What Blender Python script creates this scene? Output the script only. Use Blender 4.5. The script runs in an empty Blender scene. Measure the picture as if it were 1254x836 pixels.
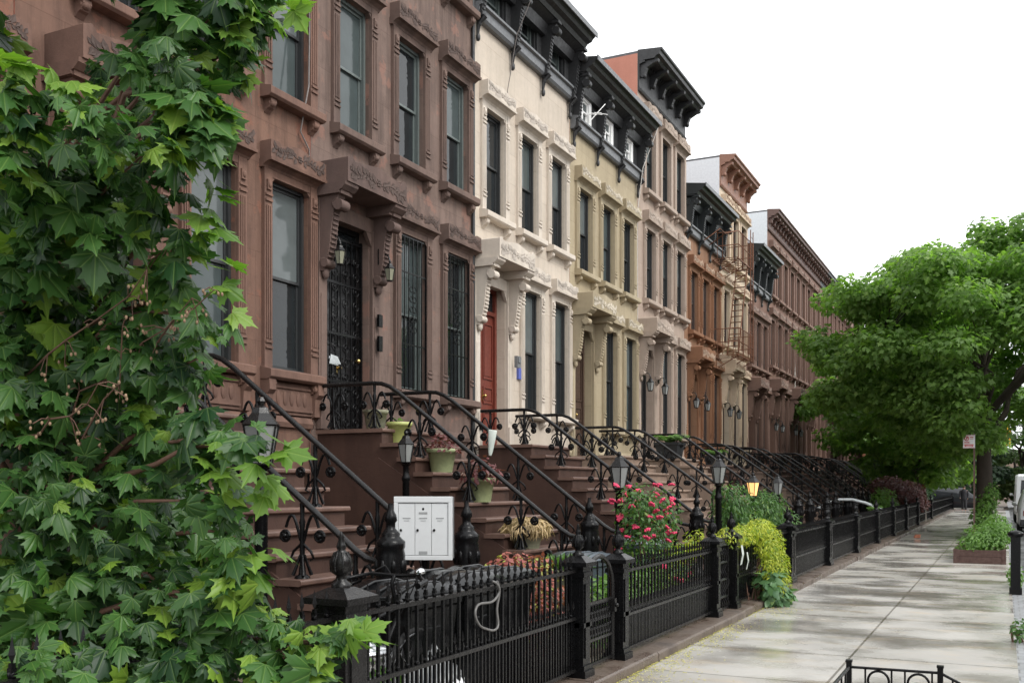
import bpy, math, random
import numpy as np
from mathutils import Vector, Matrix
R = math.radians
sc = bpy.context.scene
col = sc.collection
random.seed(7)

# ------------------------------------------------------------------ camera numbers
FPX = 1219.0
YAW = math.atan(602 / FPX)
SA, CA = math.sin(YAW), math.cos(YAW)
EYE = 1.7

def spot(px, py, d):
    """a point d metres in front of the lens, for laying out crowns of leaves in depth"""
    cx = (px - 627) / FPX * d
    return Vector((cx * CA - d * SA, cx * SA + d * CA, EYE + (595 - py) * d / FPX))

def yat(px, X):
    t = (px - 627) / FPX
    return X * (t * SA + CA) / (t * CA - SA)

# ------------------------------------------------------------------ materials
def nodes(name):
    m = bpy.data.materials.new(name)
    m.use_nodes = True
    nt = m.node_tree
    return m, nt, nt.nodes['Principled BSDF']

def N(nt, t, **kw):
    n = nt.nodes.new(t)
    for k, v in kw.items():
        setattr(n, k, v)
    return n

def noise(nt, vec, scale, detail=4, rough=.6, stretch=None):
    if stretch:
        mp = N(nt, 'ShaderNodeMapping')
        mp.inputs['Scale'].default_value = stretch
        nt.links.new(vec, mp.inputs['Vector'])
        vec = mp.outputs['Vector']
    n = N(nt, 'ShaderNodeTexNoise')
    n.inputs['Scale'].default_value = scale
    n.inputs['Detail'].default_value = detail
    n.inputs['Roughness'].default_value = rough
    nt.links.new(vec, n.inputs['Vector'])
    return n.outputs['Fac']

def ramp(nt, fac, stops):
    r = N(nt, 'ShaderNodeValToRGB')
    e = r.color_ramp.elements
    while len(e) < len(stops):
        e.new(.5)
    for el, (p, c) in zip(e, stops):
        el.position = p
        el.color = (c[0], c[1], c[2], 1) if hasattr(c, '__len__') else (c, c, c, 1)
    nt.links.new(fac, r.inputs['Fac'])
    return r.outputs['Color']

def mix(nt, fac, a, b, mode='MIX'):
    n = N(nt, 'ShaderNodeMix', data_type='RGBA', blend_type=mode)
    for sock, v in ((n.inputs['Factor'], fac), (n.inputs['A'], a), (n.inputs['B'], b)):
        if hasattr(v, 'links'):
            nt.links.new(v, sock)
        elif hasattr(v, '__len__'):
            sock.default_value = (v[0], v[1], v[2], 1)
        else:
            sock.default_value = v
    return n.outputs['Result']

def bump(nt, b, h, strength=.3, dist=.02):
    n = N(nt, 'ShaderNodeBump')
    n.inputs['Strength'].default_value = strength
    n.inputs['Distance'].default_value = dist
    nt.links.new(h, n.inputs['Height'])
    nt.links.new(n.outputs['Normal'], b.inputs['Normal'])

def objco(nt):
    return N(nt, 'ShaderNodeTexCoord').outputs['Object']

def dark(c, k):
    return tuple(v * k for v in c)

def stone(name, c, c2=None, dirt=.45, rough=.85, blocks=True, streak=True, spots=0):
    """weathered sandstone or painted masonry: patches, vertical rain streaks, faint ashlar joints"""
    c2 = c2 or dark(c, .72)
    m, nt, b = nodes(name)
    co = objco(nt)
    big = noise(nt, co, .55, 5, .62)
    base = mix(nt, ramp(nt, big, [(.32, 0), (.68, 1)]), c, c2)
    fine = noise(nt, co, 9, 6, .7)
    base = mix(nt, ramp(nt, fine, [(.3, 0), (.75, .35)]), base, dark(c, .6))
    mid = noise(nt, co, 2.7, 6, .7)
    base = mix(nt, ramp(nt, mid, [(.52, 0), (.66, dirt * .55)]), base, dark(c2, .62))
    base = mix(nt, ramp(nt, mid, [(.30, dirt * .4), (.42, 0)]), base, dark(c, 1.28))
    if streak:
        st = noise(nt, co, 1.6, 5, .65, (1.2, 2.6, .22))
        base = mix(nt, ramp(nt, st, [(.45, 0), (.72, dirt)]), base, dark(c2, .42))
    if spots:
        sp = noise(nt, co, 2.4, 5, .65)
        base = mix(nt, ramp(nt, sp, [(.56, 0), (.62, spots)]), base, dark((c[0] * 1.1, c[1] * .82, c[2] * .75), 1.15))
    h = noise(nt, co, 26, 5, .7)
    if blocks:
        sx = N(nt, 'ShaderNodeSeparateXYZ'); nt.links.new(co, sx.inputs[0])
        cb = N(nt, 'ShaderNodeCombineXYZ')
        nt.links.new(sx.outputs['Y'], cb.inputs['X']); nt.links.new(sx.outputs['Z'], cb.inputs['Y'])
        br = N(nt, 'ShaderNodeTexBrick')
        br.inputs['Scale'].default_value = 1
        br.inputs['Brick Width'].default_value = 1.25
        br.inputs['Row Height'].default_value = .62
        br.inputs['Mortar Size'].default_value = .006
        br.inputs['Mortar Smooth'].default_value = .5
        br.inputs['Color1'].default_value = (1, 1, 1, 1)
        br.inputs['Color2'].default_value = (.86, .86, .86, 1)
        br.inputs['Mortar'].default_value = (.55, .5, .47, 1)
        nt.links.new(cb.outputs[0], br.inputs['Vector'])
        base = mix(nt, .55, base, mix(nt, 1, base, br.outputs['Color'], 'MULTIPLY'))
    nt.links.new(base, b.inputs['Base Color'])
    b.inputs['Roughness'].default_value = rough
    b.inputs['Specular IOR Level'].default_value = .3
    bump(nt, b, h, .35, .012)
    return m

def paint(name, c, rough=.4, var=.25, bumpk=.1, metal=0, spec=.5, scale=14):
    m, nt, b = nodes(name)
    co = objco(nt)
    f = noise(nt, co, scale, 5, .65)
    nt.links.new(mix(nt, ramp(nt, f, [(.35, 0), (.75, 1)]), c, dark(c, 1 - var)), b.inputs['Base Color'])
    nt.links.new(ramp(nt, f, [(.3, rough * .75), (.7, min(1, rough * 1.3))]), b.inputs['Roughness'])
    b.inputs['Metallic'].default_value = metal
    b.inputs['Specular IOR Level'].default_value = spec
    if bumpk:
        bump(nt, b, noise(nt, co, scale * 3, 4), bumpk, .006)
    return m

def leafmat(name, c, c2, tip=None, trans=.35, rough=.45, tipshare=.08, veins=False, spec=.4):
    """leaf: every leaf its own tone, light comes through it"""
    m, nt, b = nodes(name)
    g = N(nt, 'ShaderNodeNewGeometry')
    stops = [(0, c), (.6, c2), (1 - tipshare, dark(c2, 1.12))]
    if tip:
        stops += [(1 - tipshare + .01, tip)]
    cl = ramp(nt, g.outputs['Random Per Island'], stops)
    co = objco(nt)
    cl = mix(nt, ramp(nt, noise(nt, co, 1.3, 3), [(.35, 0), (.7, .45)]), cl, mix(nt, .5, cl, dark(c, .7)))
    if veins:     # five ribs running from the stalk to the lobe tips, with side veins
        tc = N(nt, 'ShaderNodeTexCoord'); sp_ = N(nt, 'ShaderNodeSeparateXYZ'); nt.links.new(tc.outputs['UV'], sp_.inputs[0])
        def mth(op, a, b_=None):
            n_ = N(nt, 'ShaderNodeMath', operation=op)
            for i_, v_ in enumerate((a, b_)):
                if v_ is None: continue
                if hasattr(v_, 'links'): nt.links.new(v_, n_.inputs[i_])
                else: n_.inputs[i_].default_value = v_
            return n_.outputs[0]
        x_, y_ = mth('ABSOLUTE', sp_.outputs['X']), mth('ADD', sp_.outputs['Y'], .02)
        an = mth('ARCTAN2', x_, y_)
        rr = mth('SQRT', mth('ADD', mth('MULTIPLY', x_, x_), mth('MULTIPLY', y_, y_)))
        dd_ = mth('MINIMUM', mth('ABSOLUTE', an), mth('MINIMUM', mth('ABSOLUTE', mth('SUBTRACT', an, .68)), mth('ABSOLUTE', mth('SUBTRACT', an, 1.32))))
        ds = mth('MULTIPLY', dd_, rr)
        side = mth('ABSOLUTE', mth('SINE', mth('MULTIPLY', mth('SUBTRACT', rr, mth('MULTIPLY', dd_, .9)), 34.0)))
        rib = ramp(nt, ds, [(.004, 1), (.022, 0)])
        sv = ramp(nt, side, [(.0, .30), (.16, 0)])
        cl = mix(nt, sv, cl, mix(nt, 1, cl, (1.7, 1.6, 1.6), 'MULTIPLY'))
        cl = mix(nt, rib, cl, mix(nt, .5, mix(nt, 1, cl, (2.2, 1.9, 1.8), 'MULTIPLY'), (.12, .17, .05)))
        bump(nt, b, ramp(nt, ds, [(0, 0), (.08, 1)]), .35, .01)
    nt.links.new(cl, b.inputs['Base Color'])
    b.inputs['Roughness'].default_value = rough
    b.inputs['Specular IOR Level'].default_value = spec
    tr = N(nt, 'ShaderNodeBsdfTranslucent')
    nt.links.new(mix(nt, 1, cl, (1.25, 1.5, .55), 'MULTIPLY'), tr.inputs['Color'])
    ms = N(nt, 'ShaderNodeMixShader')
    ms.inputs['Fac'].default_value = trans
    nt.links.new(b.outputs[0], ms.inputs[1]); nt.links.new(tr.outputs[0], ms.inputs[2])
    nt.links.new(ms.outputs[0], nt.nodes['Material Output'].inputs['Surface'])
    return m

def glassy(name, c, rough=.06, spec=.5):
    m, nt, b = nodes(name)
    co = objco(nt)
    f = noise(nt, co, 1.7, 3, .6)
    nt.links.new(mix(nt, f, c, dark(c, .45)), b.inputs['Base Color'])
    b.inputs['Roughness'].default_value = rough
    b.inputs['Specular IOR Level'].default_value = spec
    bump(nt, b, noise(nt, co, 2.6, 3), .14, .02)
    return m

M = {}
M['stone_red'] = stone('reddish_sandstone', (.185, .104, .073), (.130, .075, .057), .8, spots=.55)
M['trim_red'] = stone('reddish_trim_stone', (.190, .108, .079), (.138, .081, .063), .7, blocks=False)
M['stone_plum'] = stone('plum_brown_sandstone', (.195, .136, .112), (.140, .096, .080), .8, spots=.6)
M['trim_plum'] = stone('weathered_brown_trim', (.168, .112, .091), (.118, .081, .068), .7, blocks=False)
M['carve_dark'] = stone('soot_and_shade_carving', (.105, .074, .063), None, .3, blocks=False)  # soot plus the shade of incised relief, both put into the colour
M['canopy_dark'] = stone('dark_wet_stone', (.14, .092, .077), (.10, .068, .06), .5, blocks=False)
M['stone_cream'] = stone('cream_painted_stone', (.55, .475, .395), (.50, .43, .35), .22, .7)
M['trim_cream'] = stone('cream_painted_trim', (.58, .515, .44), (.52, .455, .385), .28, .7, blocks=False)
M['carve_cream'] = stone('greyed_cream_carving', (.52, .46, .40), None, .2, blocks=False)
M['stone_tan'] = stone('olive_tan_painted_stone', (.385, .32, .215), (.335, .275, .18), .3, .75)
M['trim_tan'] = stone('olive_tan_trim', (.40, .335, .23), (.32, .262, .17), .35, .75, blocks=False)
M['carve_tan'] = stone('pale_tan_carving', (.62, .55, .44), None, .2, blocks=False)
M['stone_pink'] = stone('pinkish_beige_stone', (.385, .30, .245), (.33, .255, .205), .35, .8)
M['trim_pink'] = stone('pinkish_beige_trim', (.40, .32, .265), (.33, .26, .21), .35, .8, blocks=False)
M['carve_pink'] = stone('pale_beige_carving', (.52, .43, .36), None, .2, blocks=False)
M['stone_orange'] = stone('orange_brown_stone', (.27, .150, .090), (.22, .118, .070), .4, .8)
M['trim_orange'] = stone('orange_brown_trim', (.25, .122, .064), (.195, .094, .052), .4, .8, blocks=False)
M['carve_orange'] = stone('pale_orange_carving', (.46, .33, .24), None, .2, blocks=False)
M['stone_ivory'] = stone('ivory_painted_stone', (.56, .47, .36), (.50, .41, .31), .15, .75)
M['trim_ivory'] = stone('ivory_trim', (.58, .46, .34), (.50, .39, .28), .2, .75, blocks=False)
M['stone_brown'] = stone('warm_brown_sandstone', (.205, .122, .092), (.165, .096, .074), .35, .85)
M['trim_brown'] = stone('warm_brown_trim', (.225, .140, .110), (.17, .104, .082), .35, .85, blocks=False)
M['carve_brown'] = stone('pale_brown_carving', (.34, .25, .21), None, .2, blocks=False)
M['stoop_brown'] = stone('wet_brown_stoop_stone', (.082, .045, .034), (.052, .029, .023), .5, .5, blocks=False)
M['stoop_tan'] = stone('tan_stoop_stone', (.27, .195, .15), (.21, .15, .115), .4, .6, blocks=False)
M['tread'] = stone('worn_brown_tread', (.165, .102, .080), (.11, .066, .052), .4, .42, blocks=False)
M['brick_side'] = stone('salmon_party_wall', (.50, .22, .16), (.42, .18, .13), .2, .85, blocks=False)
M['pale_side'] = paint('pale_coated_party_wall', (.62, .64, .66), .6, .15)
M['roof'] = paint('grey_roofing', (.10, .10, .105), .8, .3)
M['iron'] = paint('black_iron_paint', (.006, .006, .0065), .24, .4, .25, 0, .17, 30)
M['iron_worn'] = paint('worn_black_iron', (.012, .0115, .0115), .26, .6, .35, 0, .32, 22)
M['wood_black'] = paint('charcoal_cornice_paint', (.021, .0215, .023), .5, .35)
M['wood_grey'] = paint('slate_grey_cornice_board', (.13, .135, .142), .5, .3)
M['wood_green'] = paint('bluish_black_cornice_paint', (.016, .020, .021), .45, .3)
M['wood_brown'] = paint('brown_cornice_paint', (.235, .115, .075), .55, .25)
M['wood_dark_brown'] = paint('dark_brown_cornice_paint', (.115, .062, .048), .55, .3)
M['frame_black'] = paint('black_window_frame', (.028, .030, .031), .4, .2)
M['frame_green'] = paint('grey_green_window_frame', (.10, .12, .115), .45, .2)
M['frame_white'] = paint('white_window_frame', (.78, .78, .77), .45, .1)
M['frame_brown'] = paint('dark_brown_window_frame', (.06, .042, .036), .5, .2)
M['glass'] = glassy('dark_window_glass', (.022, .026, .028), .05, .40)
M['glass_blind'] = glassy('window_glass_with_blind', (.13, .15, .15), .10, .4)
M['glass_curtain'] = glassy('window_glass_with_curtain', (.075, .095, .095), .10, .35)
M['door_red'] = paint('oxblood_door_paint', (.15, .032, .020), .4, .25)
M['door_black'] = paint('black_door_paint', (.018, .018, .019), .35, .3)
M['door_brown'] = paint('dark_wood_door', (.065, .038, .026), .45, .3)
M['brass'] = paint('brass', (.55, .40, .16), .25, .2, 0, 1)
M['chrome'] = paint('bright_metal', (.62, .63, .64), .2, .15, 0, 1)
M['pot_green'] = paint('sage_green_pot', (.29, .33, .17), .5, .25)
M['pot_lime'] = paint('lime_green_pot', (.42, .46, .15), .45, .2)
M['pot_moss'] = paint('mossy_clay_pot', (.24, .24, .16), .8, .4)
M['pot_black'] = paint('black_planter', (.02, .022, .025), .5, .2)
M['mail'] = paint('silver_white_mailbox', (.60, .615, .62), .42, .06, .05)
M['mail_dark'] = paint('galvanised_side', (.16, .165, .17), .45, .25)
M['label_grey'] = paint('grey_label_strip', (.30, .31, .31), .5, .2)
M['paper'] = paint('white_paper', (.50, .55, .50), .6, .1)
M['bin'] = paint('black_bin_plastic', (.009, .0095, .010), .16, .3, .08, 0, .28)
M['bin_blue'] = paint('slate_bin_plastic', (.06, .075, .09), .3, .2, .05)
M['lamp_glass'] = glassy('frosted_lantern_glass', (.32, .33, .32), .2, .5)
M['lamp_amber'] = glassy('yellowed_lantern_glass', (.33, .33, .24), .2, .5)
M['rust'] = paint('rusty_iron', (.17, .066, .032), .75, .5)
M['bark'] = stone('tree_bark', (.085, .068, .055), (.05, .042, .034), .5, .9, blocks=False)
M['bark_pale'] = stone('pale_grey_bark', (.20, .175, .15), (.13, .11, .095), .4, .9, blocks=False)
M['twig'] = paint('reddish_twig', (.12, .062, .040), .7, .3)
M['seed'] = paint('dry_seed_pods', (.26, .17, .10), .7, .4)
M['rubber'] = paint('tyre_rubber', (.02, .02, .02), .8, .2)
M['wood_box'] = paint('red_brown_planter_boards', (.095, .052, .042), .75, .4)
M['red_lamp'] = glassy('red_tail_lamp', (.45, .02, .02), .15, .5)
M['car_white'] = paint('white_car_paint', (.70, .71, .72), .18, .05, 0)
M['car_dark'] = paint('black_car_paint', (.025, .027, .03), .15, .1, 0)
M['car_blue'] = paint('blue_grey_car_paint', (.12, .17, .22), .18, .1, 0)
M['yellow'] = paint('signal_yellow', (.72, .40, .02), .45, .1)
M['sign_red'] = paint('sign_red', (.55, .03, .03), .5, .05, 0)
M['sign_white'] = paint('sign_white', (.75, .75, .75), .5, .05, 0)
M['brick_far'] = stone('orange_brick_far', (.42, .17, .10), (.34, .13, .08), .2, .85, blocks=False)
M['cable'] = paint('grey_cable', (.16, .14, .13), .6, .3)
M['cable_white'] = paint('pale_cable', (.55, .52, .48), .6, .2)
M['skin'] = paint('skin', (.42, .26, .19), .6, .1)
M['cloth'] = paint('dark_cloth', (.022, .022, .026), .9, .2)
M['hair'] = paint('dark_hair', (.02, .015, .012), .8, .2)
M['rose'] = paint('pink_red_petals', (.66, .055, .13), .55, .35, .1, 0, .3, 40)
M['straw'] = leafmat('dry_straw_blades', (.42, .30, .16), (.52, .39, .22), None, .2, .7)
M['leaf_front'] = leafmat('front_maple_leaf', (.012, .040, .014), (.050, .125, .026), (.16, .27, .035), .28, .42, .11, True, .32)
M['leaf_street'] = leafmat('street_maple_leaf', (.12, .21, .055), (.175, .29, .08), (.24, .36, .10), .55, .5, .14)
M['leaf_far'] = leafmat('pale_far_leaf', (.085, .15, .050), (.13, .21, .075), None, .34, .55)
M['leaf_dark'] = leafmat('dark_evergreen_leaf', (.015, .038, .016), (.026, .06, .022), None, .2, .5)
M['leaf_mid'] = leafmat('mid_green_leaf', (.045, .105, .030), (.075, .16, .040), (.16, .25, .05), .32, .5, .08)
M['leaf_bright'] = leafmat('bright_green_leaf', (.075, .165, .035), (.13, .245, .05), None, .35, .5)
M['leaf_gold'] = leafmat('golden_leaf', (.26, .33, .035), (.42, .44, .045), (.16, .26, .035), .36, .5, .18)
M['leaf_plum'] = leafmat('purple_maple_leaf', (.055, .020, .022), (.095, .032, .034), None, .25, .5)
M['leaf_coral'] = leafmat('coral_coleus_leaf', (.24, .060, .050), (.36, .12, .095), (.30, .33, .07), .25, .5, .2)
M['leaf_red'] = leafmat('dark_red_leaf', (.10, .03, .032), (.16, .05, .05), None, .25, .5)
M['litter'] = leafmat('yellow_petals', (.45, .42, .10), (.55, .50, .16), None, .2, .7)

def emis(name, c, s):
    m, nt, b = nodes(name)
    b.inputs['Base Color'].default_value = (*c, 1)
    b.inputs['Emission Color'].default_value = (*c, 1)
    b.inputs['Emission Strength'].default_value = s
    return m
M['lamp_lit'] = emis('lit_lantern_glass', (1.0, .55, .20), .62)

# ------------------------------------------------------------------ mesh builder
class MB:
    def __init__(s):
        s.v, s.f, s.m, s.sm = [], [], [], []

    def add(s, verts, faces, mi=0, smooth=False):
        o = len(s.v)
        s.v += [tuple(p) for p in verts]
        for f in faces:
            s.f.append(tuple(i + o for i in f)); s.m.append(mi); s.sm.append(smooth)

    def box(s, x0, x1, y0, y1, z0, z1, mi=0):
        s.add([(x0, y0, z0), (x1, y0, z0), (x1, y1, z0), (x0, y1, z0), (x0, y0, z1), (x1, y0, z1), (x1, y1, z1), (x0, y1, z1)],
              [(0, 3, 2, 1), (4, 5, 6, 7), (0, 1, 5, 4), (1, 2, 6, 5), (2, 3, 7, 6), (3, 0, 4, 7)], mi)

    def prism_y(s, prof, y0, y1, mi=0, smooth=False):
        """profile in (x, z), swept along y"""
        n = len(prof)
        s.add([(x, y0, z) for x, z in prof] + [(x, y1, z) for x, z in prof],
              [(i, (i + 1) % n, n + (i + 1) % n, n + i) for i in range(n)], mi, smooth)
        s.add([(x, y0, z) for x, z in prof], [tuple(range(n))[::-1]], mi)
        s.add([(x, y1, z) for x, z in prof], [tuple(range(n))], mi)

    def prism_x(s, prof, x0, x1, mi=0):
        """outline in (y, z), swept along x"""
        n = len(prof)
        s.add([(x0, y, z) for y, z in prof] + [(x1, y, z) for y, z in prof],
              [(i, (i + 1) % n, n + (i + 1) % n, n + i) for i in range(n)] + [tuple(range(n))[::-1], tuple(range(n, 2 * n))], mi)

    def tube(s, pts, r, n=8, mi=0, cap=True):
        pts = [Vector(p) for p in pts]
        rs = r if hasattr(r, '__len__') else [r] * len(pts)
        vs, fs = [], []
        up = None
        for i, p in enumerate(pts):
            d = (pts[min(i + 1, len(pts) - 1)] - pts[max(i - 1, 0)]).normalized()
            if up is None:
                up = Vector((0, 0, 1)) if abs(d.z) < .9 else Vector((1, 0, 0))
            a = d.cross(up)
            if a.length < 1e-4:
                a = d.cross(Vector((0, 1, 0)))
            a.normalize(); b = a.cross(d).normalized(); up = b
            for k in range(n):
                t = 2 * math.pi * k / n
                vs.append(p + (a * math.cos(t) + b * math.sin(t)) * rs[i])
        for i in range(len(pts) - 1):
            for k in range(n):
                fs.append((i * n + k, i * n + (k + 1) % n, (i + 1) * n + (k + 1) % n, (i + 1) * n + k))
        s.add(vs, fs, mi, True)
        if cap:
            s.add(vs[:n], [tuple(range(n))], mi); s.add(vs[-n:], [tuple(range(n))[::-1]], mi)

    def lathe(s, prof, c=(0, 0, 0), n=12, mi=0, smooth=True, rot=0, squash=1):
        vs, fs = [], []
        for r, z in prof:
            for k in range(n):
                t = 2 * math.pi * k / n + rot
                vs.append((c[0] + r * math.cos(t), c[1] + r * math.sin(t) * squash, c[2] + z))
        for i in range(len(prof) - 1):
            for k in range(n):
                fs.append((i * n + k, i * n + (k + 1) % n, (i + 1) * n + (k + 1) % n, (i + 1) * n + k))
        s.add(vs, fs, mi, smooth)
        s.add(vs[:n], [tuple(range(n))[::-1]], mi); s.add(vs[-n:], [tuple(range(n))], mi)

    def ball(s, c, r, mi=0, n=8, m=5):
        rx, ry, rz = r if hasattr(r, '__len__') else (r, r, r)
        vs, fs = [], []
        for i in range(m + 1):
            ph = math.pi * (i / m - .5)
            for k in range(n):
                t = 2 * math.pi * k / n
                vs.append((c[0] + rx * math.cos(ph) * math.cos(t), c[1] + ry * math.cos(ph) * math.sin(t), c[2] + rz * math.sin(ph)))
        for i in range(m):
            for k in range(n):
                fs.append((i * n + k, i * n + (k + 1) % n, (i + 1) * n + (k + 1) % n, (i + 1) * n + k))
        s.add(vs, fs, mi, True)

    def ring(s, c, R0, r, axis='y', n=14, m=6, mi=0, sz=1):
        pts = []
        for k in range(n + 1):
            t = 2 * math.pi * k / n
            a, b = R0 * math.cos(t), R0 * math.sin(t) * sz
            pts.append({'y': (c[0] + a, c[1], c[2] + b), 'x': (c[0], c[1] + a, c[2] + b), 'z': (c[0] + a, c[1] + b, c[2])}[axis])
        s.tube(pts, r, m, mi, False)

    def build(s, name, mats, parent=None, bevel=0, loc=None):
        me = bpy.data.meshes.new(name)
        me.from_pydata(s.v, [], s.f)
        for m in (mats if isinstance(mats, (list, tuple)) else [mats]):
            me.materials.append(m)
        me.polygons.foreach_set('material_index', s.m)
        me.polygons.foreach_set('use_smooth', s.sm)
        me.update()
        o = bpy.data.objects.new(name, me)
        col.objects.link(o)
        if parent: o.parent = parent
        if loc: o.location = loc
        if bevel:
            bv = o.modifiers.new('edge', 'BEVEL'); bv.width = bevel; bv.segments = 2; bv.limit_method = 'ANGLE'; bv.angle_limit = R(50)
        return o

def tag(o, label=None, cat=None, group=None, kind=None):
    if label: o['label'] = label
    if cat: o['category'] = cat
    if group: o['group'] = group
    if kind: o['kind'] = kind
    return o

def empty(name, loc=(0, 0, 0), rz=0):
    o = bpy.data.objects.new(name, None); col.objects.link(o)
    o.location = loc; o.rotation_euler.z = rz
    o.empty_display_size = .1
    return o

def inst(src, parent=None, loc=None):
    """a further object on the same mesh, with its children"""
    c = src.copy(); col.objects.link(c)
    c.parent = parent
    if loc is not None: c.location = loc
    for ch in list(src.children):
        inst(ch, c)
    return c

def structure(o):
    o['kind'] = 'structure'
    return o

# ------------------------------------------------------------------ houses
XW = -9.3           # facade plane

def carve(mb, x, yc, zc, w, h, mi, seed, dens=1.35):
    """leafy scroll cut on a stone face: stems and almond leaves standing a little proud"""
    rnd = random.Random(seed)
    n = max(5, int(w / .16 * dens))
    for side in (-1, 1):
        pts = []
        for i in range(7):
            t = i / 6
            pts.append((x + .004, yc + side * (w * .05 + t * w * .42), zc + math.sin(t * 7.5 + seed) * h * .10))
        mb.tube(pts, .005, 4, mi, False)
        for i in range(n):
            t = (i + .5) / n
            y = yc + side * (w * .05 + t * w * .42)
            z = zc + math.sin(t * 7.5 + seed) * h * .10
            for sgn in (-1, 1):
                a = (1.0 if sgn > 0 else -1.0) * rnd.uniform(.5, 1.3)
                L = h * rnd.uniform(.26, .46)
                dy, dz = side * math.cos(a) * L, math.sin(a) * L
                py, pz = -dz * .3, dy * .3
                mb.add([(x + .003, y, z), (x + .012, y + dy * .5 + py, z + dz * .5 + pz), (x + .004, y + dy, z + dz), (x + .012, y + dy * .5 - py, z + dz * .5 - pz)],
                       [(0, 1, 2, 3)], mi)
    for k in range(6):
        t = k * math.pi / 3
        mb.ball((x + .004, yc + math.cos(t) * h * .13, zc + math.sin(t) * h * .13), (.012, h * .075, h * .075), mi, 6, 4)
    mb.ball((x + .006, yc, zc), (.016, h * .06, h * .06), mi, 6, 4)

def wall_mesh(W, H, openings, depth=12.0, recess=.30):
    mb = MB()
    ys = sorted({.003, W - .003} | {o[0] for o in openings} | {o[1] for o in openings})
    zs = sorted({0, H} | {o[2] for o in openings} | {o[3] for o in openings})
    for i in range(len(ys) - 1):
        for k in range(len(zs) - 1):
            cy, cz = (ys[i] + ys[i + 1]) / 2, (zs[k] + zs[k + 1]) / 2
            if any(o[0] < cy < o[1] and o[2] < cz < o[3] for o in openings):
                continue
            mb.add([(0, ys[i], zs[k]), (0, ys[i + 1], zs[k]), (0, ys[i + 1], zs[k + 1]), (0, ys[i], zs[k + 1])], [(0, 1, 2, 3)])
    for o in openings:
        y0, y1, z0, z1 = o[:4]
        d = -(o[4] if len(o) > 4 else recess)
        mb.add([(0, y0, z0), (d, y0, z0), (d, y0, z1), (0, y0, z1)], [(0, 1, 2, 3)])
        mb.add([(0, y1, z0), (d, y1, z0), (d, y1, z1), (0, y1, z1)], [(3, 2, 1, 0)])
        mb.add([(0, y0, z1), (d, y0, z1), (d, y1, z1), (0, y1, z1)], [(0, 1, 2, 3)])
        mb.add([(0, y0, z0), (d, y0, z0), (d, y1, z0), (0, y1, z0)], [(3, 2, 1, 0)])
        mb.add([(d - .1, y0 - .1, z0 - .1), (d - .1, y1 + .1, z0 - .1), (d - .1, y1 + .1, z1 + .1), (d - .1, y0 - .1, z1 + .1)], [(0, 1, 2, 3)])
    y0, y1 = .003, W - .003
    mb.add([(0, y0, 0), (0, y0, H), (-depth, y0, H), (-depth, y0, 0)], [(0, 1, 2, 3)], 1)
    mb.add([(0, y1, 0), (0, y1, H), (-depth, y1, H), (-depth, y1, 0)], [(3, 2, 1, 0)], 1)
    mb.add([(-depth, y0, 0), (-depth, y1, 0), (-depth, y1, H), (-depth, y0, H)], [(3, 2, 1, 0)], 1)
    return mb

def sash_mesh(w, h, x=-.10, fw=.05):
    """box frame and two sliding sashes, the upper one further out"""
    mb = MB()
    y0, y1 = -w / 2, w / 2
    mb.box(x - .08, x + .03, y0, y0 + fw, 0, h); mb.box(x - .08, x + .03, y1 - fw, y1, 0, h)
    mb.box(x - .08, x + .03, y0 + fw, y1 - fw, h - fw, h); mb.box(x - .08, x + .04, y0 + fw, y1 - fw, 0, fw)
    s = .04
    for (a, b, dx) in ((h / 2 - .02, h - fw, 0), (fw, h / 2 + .02, -.03)):
        xx = x - .015 + dx
        mb.box(xx - .03, xx, y0 + fw, y0 + fw + s, a, b); mb.box(xx - .03, xx, y1 - fw - s, y1 - fw, a, b)
        mb.box(xx - .03, xx, y0 + fw + s, y1 - fw - s, b - s, b); mb.box(xx - .03, xx, y0 + fw + s, y1 - fw - s, a, a + s)
    return mb

def pane_mesh(w, h, x=-.10, upper=0, lower=0):
    mb = MB()
    y0, y1 = -w / 2 + .06, w / 2 - .06
    for a, b, dx, mi in ((h / 2, h - .06, -.03, upper), (.06, h / 2, -.06, lower)):
        mb.add([(x + dx - .004, y0, a), (x + dx - .004, y1, a), (x + dx - .004, y1, b), (x + dx - .004, y0, b)], [(0, 1, 2, 3)], mi)
        mb.add([(x + dx - .012, y0, a), (x + dx - .012, y1, a), (x + dx - .012, y1, b), (x + dx - .012, y0, b)], [(3, 2, 1, 0)], mi)
    return mb

def surround_mesh(w, h, pw=.17, fancy=True):
    """pilasters either side of the opening with ringed, fluted shafts, and a chamfered head"""
    mb = MB()
    for s in (-1, 1):
        yi = s * (w / 2 + .004); yo = s * (w / 2 + pw)
        a, b = min(yi, yo), max(yi, yo)
        mb.box(0, .06, a, b, 0, h + .10)
        if fancy:
            c = (a + b) / 2
            for k in (-1, 0, 1):
                mb.box(.06, .078, c + k * .04 - .011, c + k * .04 + .011, .42, h - .42)
            for z in (.28, .36, h - .36, h - .28):
                mb.box(.06, .084, a + .012, b - .012, z, z + .03)
            mb.box(.06, .09, c - .045, c + .045, h - .20, h - .06)
            mb.ball((.09, c, h - .13), (.02, .035, .05))
        # shouldered corner
        mb.prism_x([(s * (w / 2 - .002), h - .07), (s * (w / 2 - .002), h - .002), (s * (w / 2 - .07), h - .002)], -.05, .045)
    mb.box(.001, .055, -w / 2 + .002, w / 2 - .002, h - .001, h + .10)
    return mb

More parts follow.
